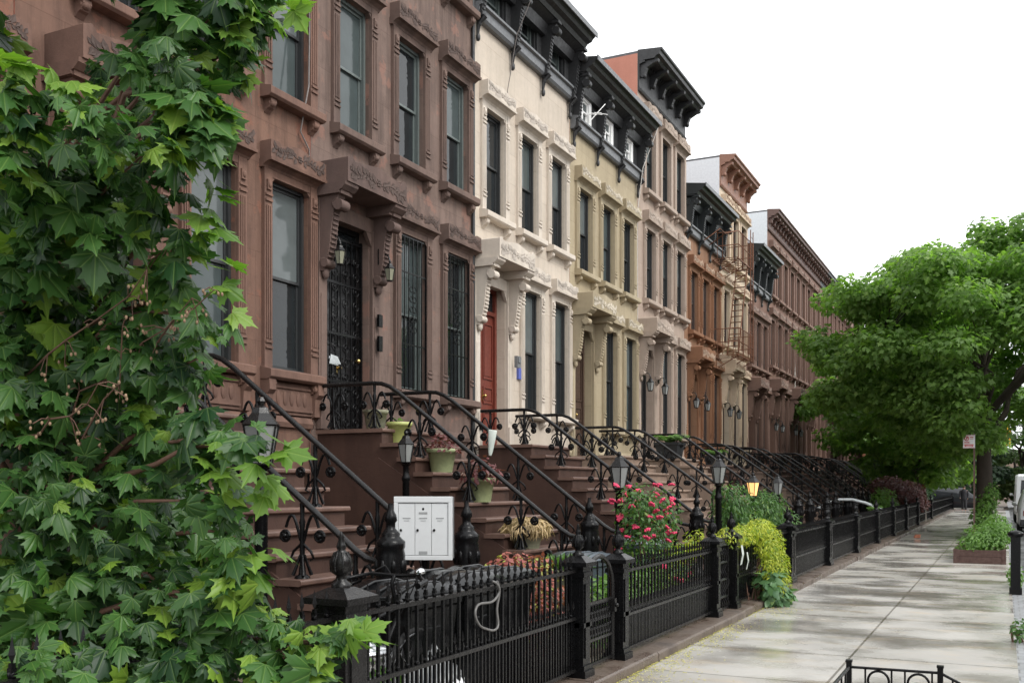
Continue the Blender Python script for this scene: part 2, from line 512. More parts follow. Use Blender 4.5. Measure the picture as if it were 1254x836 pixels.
def sill_mesh(w, over=.20, t=.15, proud=.2, brackets=True):
    mb = MB()
    a = w / 2 + over
    mb.prism_y([(.0, 0), (-.02, -t), (proud - .04, -t), (proud, -t + .03), (proud, -.02), (.0, .03)], -a, a)
    mb.box(-.24, .0, -w / 2 + .003, w / 2 - .003, -.05, .02)
    if brackets:
        for s in (-1, 1):
            c = s * (a - .14)
            mb.prism_y([(0, -t), (proud - .07, -t), (proud - .06, -t - .06), (proud - .11, -t - .13), (.05, -t - .15), (0, -t - .2)], c - .06, c + .06)
            mb.ball((proud - .10, c, -t - .07), (.05, .075, .05))
    return mb

def lintel_mesh(w, over=.20, hh=.36, proud=.2, seed=1, carved=True, gable=.05):
    """stone hood: moulded bed, carved frieze with a slightly raised middle"""
    mb = MB()
    a = w / 2 + over
    mb.prism_y([(0, 0), (.06, 0), (.08, .03), (proud - .05, .07), (proud + .015, .075), (proud + .02, .115), (0, .115)], -a - .015, a + .015)
    zt = .115
    outline = [(-a, zt + .001), (a, zt + .001), (a, hh), (a * .72, hh + .01), (a * .6, hh - .03), (a * .3, hh + gable * .5), (0, hh + gable), (-a * .3, hh + gable * .5), (-a * .6, hh - .03), (-a * .72, hh + .01), (-a, hh)]
    mb.prism_x(outline, .0, proud)
    if carved:
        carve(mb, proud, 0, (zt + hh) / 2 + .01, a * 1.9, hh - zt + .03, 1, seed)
    return mb

def s_bracket(x0, reach, z0, z1, w, lattice=True):
    """console: S scroll falling back to the wall, with a ribbed face and a curled foot"""
    mb = MB()
    H = z1 - z0
    prof_out = []
    for i in range(17):
        t = i / 16
        x = reach * (t ** 1.15) * .78 + reach * .16 + .035 * math.sin(t * 6.0)
        prof_out.append((x0 + x, z0 + t * H))
    mb.prism_y([(x0, z0)] + prof_out + [(x0, z1)], -w / 2, w / 2)
    for s in (-1, 1):   # scroll eyes at head and foot
        mb.ring((x0 + reach * .80, s * (w / 2 + .004), z1 - H * .12), H * .055, .018, 'y', 10, 5)
        mb.ring((x0 + reach * .16, s * (w / 2 + .004), z0 + H * .12), H * .04, .015, 'y', 10, 5)
    mb.tube([(x0 + reach * .90, -w / 2 - .02, z1 - H * .14), (x0 + reach * .90, w / 2 + .02, z1 - H * .14)], H * .075, 10)
    mb.tube([(x0 + reach * .24, -w / 2 - .02, z0 + H * .10), (x0 + reach * .24, w / 2 + .02, z0 + H * .10)], H * .06, 10)
    mb.ball((x0 + reach * .12, 0, z0 - .03), (.05, w * .42, .09))
    if lattice:
        for i in range(3, 14):
            x, z = prof_out[i]
            mb.box(x - .02, x + .022, -w / 2 + .02, w / 2 - .02, z - .014, z + .014)
    mb.box(x0, x0 + reach + .03, -w / 2 - .03, w / 2 + .03, z1 - .002, z1 + .06)
    return mb

def grille_mesh(w, h, x=.012, scroll=True):
    mb = MB()
    y0, y1 = -w / 2 + .01, w / 2 - .01
    for z in (.03, h * .30, h * .76, h - .03):
        mb.box(x, x + .018, y0, y1, z - .012, z + .012)
    n = 7
    for i in range(n):
        y = y0 + (y1 - y0) * i / (n - 1)
        r = .012 if i in (0, n - 1) else .008
        mb.box(x + .004, x + .004 + 2 * r, y - r, y + r, .02, h - .02)
    if scroll:
        for k in range(5):
            z = h * (.40 + .065 * k)
            for s in (-1, 1):
                mb.ring((x + .01, s * .055, z), .05, .009, 'x', 10, 4)
    return mb

def steps_stone(yc, half, zl, tread=.28, n=12, land=1.3):
    """list of boxes (x0, x1, top) from the landing down"""
    rise = zl / n
    out = [(0, land, zl)]
    for k in range(1, n):
        out.append((land + (k - 1) * tread, land + k * tread, zl - k * rise))
    return out

class Shared:      # meshes reused from window to window
    cache = {}
    @classmethod
    def get(cls, key, fn):
        if key not in cls.cache:
            cls.cache[key] = fn()
        return cls.cache[key]

def place(name, key, fn, mats, parent, loc, bevel=0):
    src = Shared.cache.get(key)
    if src is None:
        o = fn().build(name, mats, parent, bevel, loc)
        Shared.cache[key] = o
        return o
    o = src.copy(); o.name = name; col.objects.link(o); o.parent = parent; o.location = loc
    return o

GLASS_CYCLE = [(2, 0), (1, 0), (2, 2), (0, 0), (2, 0), (1, 0), (1, 2), (0, 0)]

def add_window(house, key, yc, z0, w, h, mats, gi=0, lintel=True, sill=True, surround=True, fancy=True, grille=False, frame='frame_black', apron=False, seed=1):
    win = place('window', ('sash', key, w, h, frame), lambda: sash_mesh(w, h), M[frame], house, (0, yc, z0))
    up, lo = GLASS_CYCLE[gi % len(GLASS_CYCLE)]
    place('pane', ('pane', w, h, up, lo), lambda: pane_mesh(w, h, -.10, up, lo), [M['glass'], M['glass_blind'], M['glass_curtain']], win, (0, 0, 0))
    if surround:
        place('surround', ('sur', key, w, h, fancy), lambda: surround_mesh(w, h, .17, fancy), M[mats[1]], win, (0, 0, 0))
    if sill:
        place('sill', ('sill', key, w), lambda: sill_mesh(w), M[mats[3] if len(mats) > 3 else mats[1]], win, (0, 0, 0), .008)
    if lintel:
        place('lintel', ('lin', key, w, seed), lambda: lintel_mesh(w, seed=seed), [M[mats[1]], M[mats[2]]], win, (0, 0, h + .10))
    if grille:
        place('grille', ('gr', w, h), lambda: grille_mesh(w, h), M['iron'], win, (0, 0, 0))
    if apron:
        mb = MB()
        a = w / 2 + .1
        mb.box(0, .05, -a, a, -.62, -.17)
        mb.box(.05, .075, -a + .07, a - .07, -.57, -.54); mb.box(.05, .075, -a + .07, a - .07, -.25, -.22)
        for k in range(-2, 3):
            mb.ball((.05, k * .15, -.39), (.02, .05, .11))
        for s in (-1, 1):
            mb.prism_y([(0, -.15), (.16, -.15), (.17, -.3), (.11, -.36), (.09, -.62), (0, -.66)], s * (a + .02) - .07, s * (a + .02) + .07)
        mb.build('apron_panel', M[mats[1]], win)
    return win

def add_door(house, yc, z0, z1, w, mats, style, rec=.24):
    """door leaf deep in its opening, with casing"""
    h = z1 - z0
    mb = MB()
    x = -rec
    mb.box(x - .06, x, -w / 2 + .09, w / 2 - .09, .02, h - .55)
    mb.box(x - .05, x + .05, -w / 2 + .004, -w / 2 + .09, 0, h - .004); mb.box(x - .05, x + .05, w / 2 - .09, w / 2 - .004, 0, h - .004)
    mb.box(x - .05, x + .05, -w / 2 + .09, w / 2 - .09, h - .55, h - .47); mb.box(x - .05, x + .05, -w / 2 + .09, w / 2 - .09, h - .08, h - .004)
    for s in (-1, 1):
        c = s * (w / 4 - .03)
        hw = w / 4 - .09
        for a, b in ((.15, .75), (.9, 1.25), (1.4, h - .72)):
            for (p, q, r2, t) in ((c - hw, c + hw, a, a + .035), (c - hw, c + hw, b - .035, b)):
                mb.box(x, x + .022, p, q, r2, t)
            mb.box(x, x + .022, c - hw, c - hw + .035, a + .035, b - .035); mb.box(x, x + .022, c + hw - .035, c + hw, a + .035, b - .035)
            mb.box(x, x + .012, c - hw + .07, c + hw - .07, a + .07, b - .07)
    door = mb.build('door', M[style], house, 0, (0, yc, z0))
    t = MB(); t.add([(x - .01, -w / 2 + .09, h - .47), (x - .01, w / 2 - .09, h - .47), (x - .01, w / 2 - .09, h - .08), (x - .01, -w / 2 + .09, h - .08)], [(0, 1, 2, 3)])
    t.build('transom_pane', M['glass'], door)
    k = MB(); k.ball((x + .06, .06, 1.05), .035, 0, 8, 6); k.tube([(x, .06, 1.05), (x + .05, .06, 1.05)], .014, 6)
    k.box(x, x + .012, .03, .09, .95, 1.18)
    k.build('handle', M['brass'], door)
    return door

def add_canopy(house, key, yc, z, w, mats, dark_top=False):
    """heavy stone hood on two long consoles over the stoop door"""
    mt = M['canopy_dark'] if dark_top else M[mats[1]]
    mb = MB()
    P = .60
    a = w / 2
    out = [(-a, 0), (a, 0), (a, .36), (a * .86, .40), (a * .78, .33), (a * .4, .37), (0, .42), (-a * .4, .37), (-a * .78, .33), (-a * .86, .40), (-a, .36)]
    mb.prism_x(out, 0, P)
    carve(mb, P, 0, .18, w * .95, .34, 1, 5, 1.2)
    for s in (-1, 1):
        c = s * (a - .13)
        mb.prism_y([(0, -.003), (P - .02, -.003), (P - .03, -.05), (P - .1, -.11), (P - .14, -.12), (P - .14, -.16), (0, -.16)], c - .17, c + .17)
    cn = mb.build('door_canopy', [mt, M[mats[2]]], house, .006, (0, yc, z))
    for s in (-1, 1):
        b = s_bracket(.07, .38, -1.28, -.165, .17)
        b.build('bracket', mt, cn, 0, (0, s * (a - .10), 0))
    sm = MB()
    for s in (-1, 1):
        c = s * (a - .10)
        sm.box(0, .07, c - .10, c + .10, -3.66, -.165)
        sm.box(.07, .11, c - .10, c + .115, -3.66, -3.2); sm.box(.07, .082, c - .06, c + .06, -3.1, -1.6)
    sm.box(0, .055, -a + .201, a - .201, -.40, -.17)
    for s in (-1, 1):
        sm.prism_x([(s * (a - .201), -.40), (s * (a - .201), -.62), (s * (a - .36), -.40)], -.02, .05)
    sm.build('door_surround', M[mats[1]], house, .006, (0, yc, z))
    return cn

def add_eave(house, W, zc, ztop, style):
    """crowning cornice of the house; style picks timber attic band or bracketed stone cornice"""
    if style in ('attic', 'attic_small'):
        m1 = 'wood_black' if style == 'attic' else 'wood_green'
        zt = ztop
        mb = MB()
        mb.prism_y([(.0, zt - .30), (.42, zt - .30), (.47, zt - .22), (.58, zt - .18), (.62, zt - .12), (.67, zt - .08), (.70, zt), (.0, zt + .10)], .02, W - .02)
        mb.prism_y([(.0, zt - .62), (.16, zt - .62), (.22, zt - .40), (.40, zt - .31), (.0, zt - .31)], .03, W - .03)
        co = mb.build('cornice', M[m1], house)
        g = MB()
        g.prism_y([(.0, zc), (.10, zc), (.14, zc + .05), (.14, zc + .22), (.20, zc + .24), (.20, zc + .29), (.0, zc + .32)], .03, W - .03)
        g.box(.702, .73, .0, W, zt - .10, zt + .02)
        g.build('ledge_board', M['wood_grey'], co)
        for k in range(4):
            y = .12 + k * (W - .24) / 3
            b = s_bracket(.05, .40, zc - .05, zt - .40, .12)
            b.tube([(.05, 0, zc - .42), (.08, 0, zc - .1), (.24, 0, zc + .02)], [.02, .05, .05], 8)
            b.ball((.07, 0, zc - .36), (.05, .05, .09))
            b.build('bracket', M[m1], co, 0, (0, y, 0))
        return co
    if style in ('tall', 'brown', 'row', 'row_dark'):
        mt = {'tall': 'wood_black', 'brown': 'wood_brown', 'row': 'wood_dark_brown', 'row_dark': 'wood_green'}[style]
        P = {'tall': .66, 'brown': .54, 'row': .5, 'row_dark': .5}[style]
        zt = ztop
        mb = MB()
        y0, y1 = (.02, W - .02) if style in ('tall', 'brown') else (0.001, W - .001)
        mb.prism_y([(0, zt - .26), (P - .18, -.26 + zt), (P - .12, zt - .20), (P - .02, zt - .17), (P, zt - .08), (P + .05, zt - .05), (P + .06, zt), (0, zt + .06)], y0, y1)
        mb.prism_y([(0, zc), (.07, zc), (.10, zc + .05), (.05, zc + .08), (.05, zt - .36), (.16, zt - .32), (.16, zt - .262), (0, zt - .262)], y0, y1)
        co = mb.build('cornice', M[mt], house)
        nb = {'tall': 6, 'brown': 5, 'row': 8, 'row_dark': 9}[style]
        for k in range(nb):
            y = .16 + k * (W - .32) / (nb - 1)
            key = ('cb', style, round(zt - zc, 2))
            def f():
                b = MB()
                H = zt - zc
                b.prism_y([(0, -H * .62), (.08, -H * .66), (.14, -H * .55), (.2, -H * .42), (P * .6, -.36), (P - .14, -.34), (P - .12, -.265), (0, -.265)], -.07, .07)
                b.ball((.1, 0, -H * .6), (.07, .085, .09))
                return b
            place('bracket', key, f, M[mt], co, (.051, y, zt))
        d = MB()
        n = int(W / .16)
        for k in range(n):
            y = .06 + k * (W - .12) / (n - 1)
            d.box(.161, .21, y - .035, y + .035, zt - .32, zt - .265)
        d.build('dentil_course', M[mt], co)
        return co

def brownstone(label, y0, W, s, mats, doorc, wins, upper, key, frame='frame_black', top='attic', doorstyle='door_black', zc=10.85, ztop=12.3, side='brick_side',
               third=None, grilles=False, apron=False, seed=0, group=None, canopy_dark=False, base_windows=True, flat=False):
    """one row house: wall, windows, stoop door under its hood, cornice and roof"""
    h = empty('brownstone_house', (XW, y0, 0))
    tag(h, label, 'house', group or 'row houses along the street')
    w = .86
    zl = 2.53 * s
    pz0, pz1 = 3.35 * s, 6.05 * s
    uz0, uz1 = 7.28 * s, 9.40 * s
    dz0, dz1 = zl, 5.85 * s
    ops = []
    dy = doorc - y0
    for y in wins:
        ops.append((y - y0 - w / 2, y - y0 + w / 2, pz0, pz1))
    for y in upper:
        ops.append((y - y0 - w / 2, y - y0 + w / 2, uz0, uz1))
    ops.append((dy - .60, dy + .60, dz0, dz1, .40))
    if base_windows:
        for y in wins:
            ops.append((y - y0 - w / 2, y - y0 + w / 2, .45, 1.95))
    small = top == 'attic_white'
    att = []
    if top in ('attic', 'attic_small', 'attic_white'):
        aw, az0, az1 = (.50, zc + .36, zc + .98) if small else (.86, zc + .34, ztop - .42)
        for k in range(3):
            c = .12 + (k + .5) * (W - .24) / 3
            att.append((c, aw, az0, az1))
            ops.append((c - aw / 2, c + aw / 2, az0, az1, .22))
    if third:
        for y in upper:
            ops.append((y - y0 - w / 2, y - y0 + w / 2, third[0], third[1]))
    wl = wall_mesh(W, ztop - .05, ops)
    wm = [M[mats[0]], M[side]]
    if att:   # the timber attic band is part of the wall face, in the cornice's own paint
        wm.append(M['wood_black'] if top != 'attic_small' else M['wood_green'])
        for i, f in enumerate(wl.f):
            zz = [wl.v[j][2] for j in f]; xx = [wl.v[j][0] for j in f]
            if min(zz) >= az0 - .15 and wl.m[i] == 0: wl.m[i] = 2
    wo = wl.build('wall', wm, h)
    # attic boards between ledge and windows
    if att:
        for (a, b) in zip([.03] + [c + aw / 2 + .05 for c, *_ in att], [c - aw / 2 - .05 for c, *_ in att] + [W - .03]):
            bd = MB(); bd.box(.004, .05, a, b, zc + .325, ztop - .625); bd.build('attic_board', wm[2], h)
    r = MB(); r.box(-12.0, .0, .003, W - .003, ztop - .05, ztop + .02)
    ro = r.build('roof', M['roof'], h)
    # flat bands
    b = MB()
    if mats[0] not in ('stone_cream',):
        b.prism_y([(0, 2.55 * s), (.05, 2.55 * s), (.07, 2.62 * s), (.04, 2.70 * s), (0, 2.72 * s)], .005, dy - .92)
        b.build('water_table', M[mats[1]], h); b = MB()
        b.prism_y([(0, 2.55 * s), (.05, 2.55 * s), (.07, 2.62 * s), (.04, 2.70 * s), (0, 2.72 * s)], dy + .92, W - .005)
        b.build('water_table', M[mats[1]], h)
    g = seed
    for y in wins:
        add_window(h, key, y - y0, pz0, w, round(pz1 - pz0, 3), mats, g, True, True, True, not flat, grilles, frame, apron, seed); g += 3
    for i, y in enumerate(upper):
        add_window(h, key, y - y0, uz0, w, round(uz1 - uz0, 3), mats, g, True, True, True, not flat, False, frame, False, seed + 1); g += 1
    if third:
        for y in upper:
            add_window(h, key, y - y0, third[0], w, round(third[1] - third[0], 3), mats, g, True, True, True, False, False, frame, False, seed + 2); g += 1
    if base_windows:
        for y in wins:
            add_window(h, key, y - y0, .45, w, 1.5, mats, 0, False, False, False, False, True, frame)
    for c, aw, a0, a1 in att:
        wn = add_window(h, key + 'att', c, a0, aw, round(a1 - a0, 3), mats, g if not small else 2, False, False, False, False, False, 'frame_white' if small else 'frame_green'); g += 1
        if small:
            wn.location.x = .13
            t = MB()
            for sgn in (-1, 1):
                t.box(.0, .075, sgn * (aw / 2 + .035) - .035, sgn * (aw / 2 + .035) + .035, -.05, a1 - a0 + .05)
            t.box(.0, .074, -aw / 2 - .001 + .002, aw / 2 - .001, a1 - a0 - .002, a1 - a0 + .05); t.box(.0, .09, -aw / 2 + .001, aw / 2 - .001, -.06, .002)
            t.build('window_casing', M['frame_white'], h, 0, (0, c, a0))
    add_door(h, dy, dz0, dz1, 1.2, mats, doorstyle)
    add_canopy(h, key, dy, 6.22 * s, 1.62, mats, canopy_dark)
    if top in ('attic', 'attic_small', 'attic_white'):
        add_eave(h, W, zc, ztop, 'attic' if top != 'attic_small' else 'attic_small')
    elif top:
        add_eave(h, W, zc, ztop, top)
    return h

def add_stoop(house, dy, s, smat='stoop_brown', tmat='tread', half=.95):
    zl = 2.53 * s
    st = steps_stone(dy, half, zl)
    mb = MB()
    for i, (x0, x1, z) in enumerate(st):
        mb.box(x0 if i else .162, x1, -half + .03, half - .03, 0 if i == 0 else 0, z - .06)
    # stepped string on each flank
    for sgn in (-1, 1):
        a, b = sorted((sgn * (half - .028), sgn * (half - .005)))
        pr = [(st[0][1] - .1, 0.0)]
        pr += [(.17, 0), (.17, zl - .42), (1.25, zl - .42), (st[-1][1] - .1, .25), (st[-1][1] - .1, 0)]
        mb.prism_y(pr[1:], a, b)
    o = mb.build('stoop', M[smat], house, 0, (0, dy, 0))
    for i, (x0, x1, z) in enumerate(st):
        e = 0 if i == 0 else .0
        t = MB()
        wx = half + .02 + (.02 * max(0, i - 9))
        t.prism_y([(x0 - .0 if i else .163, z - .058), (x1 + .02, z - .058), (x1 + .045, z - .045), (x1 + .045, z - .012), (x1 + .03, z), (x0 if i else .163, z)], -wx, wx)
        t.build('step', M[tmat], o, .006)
    return o

H = []
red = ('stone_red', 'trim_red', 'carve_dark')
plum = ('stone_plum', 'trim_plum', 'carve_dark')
cream = ('stone_cream', 'trim_cream', 'carve_cream')
tan = ('stone_tan', 'trim_tan', 'carve_tan')
pink = ('stone_pink', 'trim_pink', 'carve_pink')
orange = ('stone_orange', 'trim_orange', 'carve_orange')
ivory = ('stone_ivory', 'trim_ivory', 'carve_orange')
brown = ('stone_brown', 'trim_brown', 'carve_brown')

houses = {}
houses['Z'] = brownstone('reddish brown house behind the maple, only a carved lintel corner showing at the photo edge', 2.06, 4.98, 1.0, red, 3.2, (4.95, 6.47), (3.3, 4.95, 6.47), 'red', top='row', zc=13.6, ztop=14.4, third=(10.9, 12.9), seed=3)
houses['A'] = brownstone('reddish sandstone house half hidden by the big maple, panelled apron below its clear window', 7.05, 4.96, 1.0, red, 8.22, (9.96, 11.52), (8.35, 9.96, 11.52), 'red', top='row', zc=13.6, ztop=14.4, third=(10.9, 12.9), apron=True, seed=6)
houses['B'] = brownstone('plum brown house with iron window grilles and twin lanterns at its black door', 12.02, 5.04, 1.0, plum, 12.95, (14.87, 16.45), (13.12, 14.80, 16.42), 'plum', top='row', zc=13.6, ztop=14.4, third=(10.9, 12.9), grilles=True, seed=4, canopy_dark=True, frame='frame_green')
houses['C'] = brownstone('cream painted house with an oxblood red door and a charcoal attic cornice', 17.07, 4.86, .985, cream, 17.9, (19.78, 21.38), (18.0, 19.62, 21.2), 'cream', top='attic', doorstyle='door_red', seed=1, zc=10.85, ztop=12.35)
houses['D'] = brownstone('olive tan house with three small white framed windows in its dark attic band', 21.94, 4.9, .955, tan, 22.75, (24.66, 26.2), (22.87, 24.45, 26.0), 'tan', top='attic_white', zc=10.25, ztop=11.85, doorstyle='door_brown', seed=3)
houses['E'] = brownstone('pinkish beige house, taller than its neighbours, with a heavy projecting black cornice', 26.85, 4.6, .975, pink, 27.6, (29.45, 30.95), (27.93, 29.45, 30.9), 'pink', top='tall', third=(10.25, 12.25), zc=12.9, ztop=14.0, doorstyle='door_black', side='brick_side', seed=5)
houses['F'] = brownstone('orange brown house with a black bracketed attic, beside the rusty fire escape', 31.46, 4.45, .94, orange, 32.3, (34.0, 35.4), (32.5, 33.95, 35.35), 'orange', top='attic_small', zc=9.95, ztop=11.45, doorstyle='door_brown', seed=2, frame='frame_brown')
houses['G'] = brownstone('ivory house with a brown cornice raised above a pale side wall', 35.92, 4.2, .955, ivory, 36.75, (38.3, 39.6), (36.8, 38.25, 39.55), 'ivory', top='brown', third=(10.1, 11.95), zc=12.65, ztop=13.75, side='pale_side', doorstyle='door_brown', seed=0, frame='frame_brown')
houses['H'] = brownstone('warm brown house with a low black attic cornice, next after the ivory house', 40.13, 3.98, .915, brown, 40.9, (42.3, 43.5), (40.95, 42.25, 43.5), 'brown', top='attic_small', zc=9.75, ztop=11.4, side='pale_side', doorstyle='door_brown', seed=1, frame='frame_brown')

y = 44.12
first = None
ORD = ['first', 'second', 'third', 'fourth', 'fifth', 'sixth', 'seventh']
far = []
for k in range(7):
    W = 4.62
    lab = '%s brown house of the far uniform terrace, counted from the low black attic house' % ORD[k]
    grp = 'far brown row houses under one long cornice'
    if k == 0:
        first = brownstone(lab, y, W, .97, brown, y + .85, (y + 2.6, y + 4.0), (y + .95, y + 2.5, y + 3.95), 'brown2', top='row', third=(10.2, 12.1), zc=12.95, ztop=13.8, side='pale_side', doorstyle='door_brown', seed=2, group=grp, frame='frame_brown')
        hh = first
    else:
        hh = inst(first, None, (XW, y, 0)); hh['label'] = lab
    if k >= 3:
        for ch in hh.children:
            if ch.name.startswith('cornice'):
                for g2 in [ch] + list(ch.children):
                    g2.data = g2.data.copy() if g2 is ch else g2.data
                ch.data.materials[0] = M['wood_green']
    far.append((hh, y))
    y += W
YEND = y

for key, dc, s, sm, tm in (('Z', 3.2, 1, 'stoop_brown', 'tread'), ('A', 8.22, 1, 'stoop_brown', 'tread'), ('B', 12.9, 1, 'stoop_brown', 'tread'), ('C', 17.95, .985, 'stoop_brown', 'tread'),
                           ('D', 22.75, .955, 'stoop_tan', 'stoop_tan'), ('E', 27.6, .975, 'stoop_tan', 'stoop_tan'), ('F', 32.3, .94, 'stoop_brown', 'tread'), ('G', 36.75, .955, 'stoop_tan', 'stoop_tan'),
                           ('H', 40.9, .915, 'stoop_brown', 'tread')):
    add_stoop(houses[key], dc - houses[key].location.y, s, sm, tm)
src_stoop = None
for hh, yy in far:
    if src_stoop is None:
        src_stoop = add_stoop(hh, .85, .97)
    else:
        inst(src_stoop, hh, src_stoop.location)

# screen door of wrought iron in front of the plum house's door
hb = houses['B']
g = MB()
x0 = -.14
for z in (2.56, 3.35, 4.1, 4.9, 5.6):
    g.box(x0, x0 + .03, .37, 1.49, z - .02, z + .02)
for i in range(9):
    yy = .38 + i * .1375
    g.box(x0 + .004, x0 + .022, yy - .009, yy + .009, 2.54, 5.64)
for zz in range(12):
    for k in range(4):
        g.ring((x0 + .012, .52 + k * .28 - .02, 2.72 + zz * .235), .075, .011, 'x', 10, 4)
        g.ball((x0 + .012, .52 + k * .28 - .02, 2.72 + zz * .235), (.012, .03, .03), 0, 6, 4)
g.box(x0 - .004, x0 + .034, .36, .40, 2.54, 5.66); g.box(x0 - .004, x0 + .034, 1.46, 1.50, 2.54, 5.66)
so = g.build('screen_door', M['iron'], hb)
k = MB(); k.ball((x0 + .07, 1.33, 3.72), .04, 0, 8, 6); k.tube([(x0, 1.33, 3.72), (x0 + .06, 1.33, 3.72)], .015, 6); k.build('handle', M['brass'], so)
k = MB(); k.box(x0 + .03, x0 + .05, .58, .82, 3.60, 3.72); k.prism_x([(.56, 3.6), (.86, 3.62), (.78, 3.73), (.6, 3.75)], x0 + .05, x0 + .07); k.build('letter_flap', M['chrome'], so)
k = MB(); k.box(.125, .17, 1.58, 1.68, 4.3, 4.5); k.box(.125, .17, 1.58, 1.68, 3.9, 4.15); k.build('intercom_box', M['iron'], hb)
# cream house: two small boxes by the door
hc = houses['C']
k = MB(); k.box(.125, .2, 1.62, 1.78, 4.18, 4.42); k.box(.2, .22, 1.64, 1.76, 4.28, 4.40); k.build('intercom_box', M['mail_dark'], hc)
k = MB(); k.box(0.0, .05, 1.98, 2.12, 3.98, 4.22); k.build('number_plaque', paint('blue_plaque', (.10, .13, .42), .4), hc)

# ------------------------------------------------------------------ wall lanterns
def lantern_body(mb, c, s=1.0, mi=0, n=6):
    """six sided tapered lantern cage with domed cap; glass is built apart"""
    x, y, z = c
    mb.lathe([(.02 * s, .50 * s), (.035 * s, .47 * s), (.02 * s, .44 * s), (.06 * s, .42 * s), (.075 * s, .38 * s), (.135 * s, .31 * s), (.15 * s, .295 * s), (.135 * s, .285 * s)], c, n, mi, False)
    mb.lathe([(.06 * s, -.02 * s), (.085 * s, 0), (.085 * s, .012 * s), (.06 * s, .015 * s)], c, n, mi, False)
    for k in range(n):
        t = 2 * math.pi * k / n
        mb.tube([(x + .083 * s * math.cos(t), y + .083 * s * math.sin(t), z + .005 * s), (x + .137 * s * math.cos(t), y + .137 * s * math.sin(t), z + .29 * s)], .008 * s, 4, mi)

def lantern_glass(mb, c, s=1.0, n=6):
    mb.lathe([(.078 * s, .012 * s), (.130 * s, .287 * s)], c, n, 0, False)

def wall_lantern(y, z, label, glass='lamp_glass', s=.8, group='wall lanterns beside house doors'):
    o = empty('wall_lantern', (XW + .16, y, z)); tag(o, label, 'lantern', group)
    b = MB()
    b.box(0, .02, -.05, .05, -.12, .14)
    b.tube([(.02, 0, 0), (.10, 0, .05), (.17, 0, .02), (.20, 0, -.06)], .014, 6)
    b.build('wall_bracket', M['iron_worn'], o)
    c = (.20, 0, -.06 - .50 * s)
    m = MB(); lantern_body(m, c, s); m.build('cage', M['iron_worn'], o)
    m = MB(); lantern_glass(m, c, s); m.build('glass', M[glass], o)
    return o

wall_lantern(12.27, 5.42, 'yellowed glass lantern on the left jamb of the plum house door', 'lamp_amber', .66)
wall_lantern(13.62, 5.42, 'yellowed glass lantern between the plum house door and its first grilled window', 'lamp_amber', .66)
for key, dc, zz, nm in (('E', 27.6, 4.85, 'pinkish beige house'), ('F', 32.3, 4.7, 'orange brown house'), ('G', 36.75, 4.7, 'ivory house')):
    wall_lantern(dc - .68, zz, 'small clear lantern left of the door of the %s' % nm)
    wall_lantern(dc + .68, zz, 'small clear lantern right of the door of the %s' % nm)
for k, (hh, yy) in enumerate(far[:2]):
    wall_lantern(yy + .85 - .68, 4.6, 'small clear lantern left of the door of the %s far brown house' % ORD[k])
    wall_lantern(yy + .85 + .68, 4.6, 'small clear lantern right of the door of the %s far brown house' % ORD[k])

# ------------------------------------------------------------------ stoop railings
def rosette(mb, c, r=.055):
    mb.ring(c, r, .016, 'y', 10, 5)
    mb.ball(c, (.03, .035, .03), 0, 8, 5)
    for k in range(5):
        t = k * 2 * math.pi / 5
        mb.ball((c[0] + .032 * math.cos(t), c[1], c[2] + .032 * math.sin(t)), .018, 0, 6, 4)

def baluster_mesh(h):
    """cast iron standard: splayed foot, twisted shaft, two scrolled arms ending in rosettes"""
    mb = MB()
    mb.lathe([(.075, 0), (.07, .02), (.035, .04), (.03, .10), (.022, .14), (.026, .3), (.02, h * .6), (.03, h * .75), (.02, h * .8), (.024, h)], (0, 0, 0), 8)
    for k in range(4):
        t = k * math.pi / 2 + .78
        mb.tube([(0.02 * math.cos(t), 0.02 * math.sin(t), .22), (.05 * math.cos(t), .05 * math.sin(t), .12), (.085 * math.cos(t), .085 * math.sin(t), .03)], [.012, .014, .02], 5)
    for s in (-1, 1):
        pts = []
        for i in range(9):
            t = i / 8
            pts.append((s * (.02 + .17 * t), 0, h * (.50 + .34 * math.sin(t * 2.6)) ))
        mb.tube(pts, .015, 5)
        rosette(mb, (s * .20, 0, h * .56), .05)
        mb.tube([(s * .02, 0, h * .45), (s * .10, 0, h * .36), (s * .13, 0, h * .27), (s * .09, 0, h * .24)], [.014, .014, .012, .01], 5)
    return mb

def newel_mesh(h=1.25):
    """fat banded cast iron post with panels and a turned top"""
    mb = MB()
    k = h / 1.25
    prof = [(.17, 0), (.17, .07), (.15, .09), (.135, .13), (.115, .15), (.115, .42), (.135, .44), (.14, .47), (.13, .49), (.138, .55), (.150, .66), (.150, .86), (.138, .90), (.15, .92), (.15, .96), (.12, .98), (.095, 1.0), (.10, 1.02), (.075, 1.04), (.05, 1.06), (.05, 1.10), (.07, 1.12), (.06, 1.16), (.03, 1.2), (.025, 1.25)]
    mb.lathe([(r * .86, z * k) for r, z in prof], (0, 0, 0), 10)
    for i in range(8):
        t = 2 * math.pi * i / 8
        mb.ball((.122 * math.cos(t), .122 * math.sin(t), .77 * k), (.026, .026, .07), 0, 6, 4)
        mb.ball((.095 * math.cos(t), .095 * math.sin(t), .29 * k), (.016, .016, .11), 0, 6, 4)
    return mb

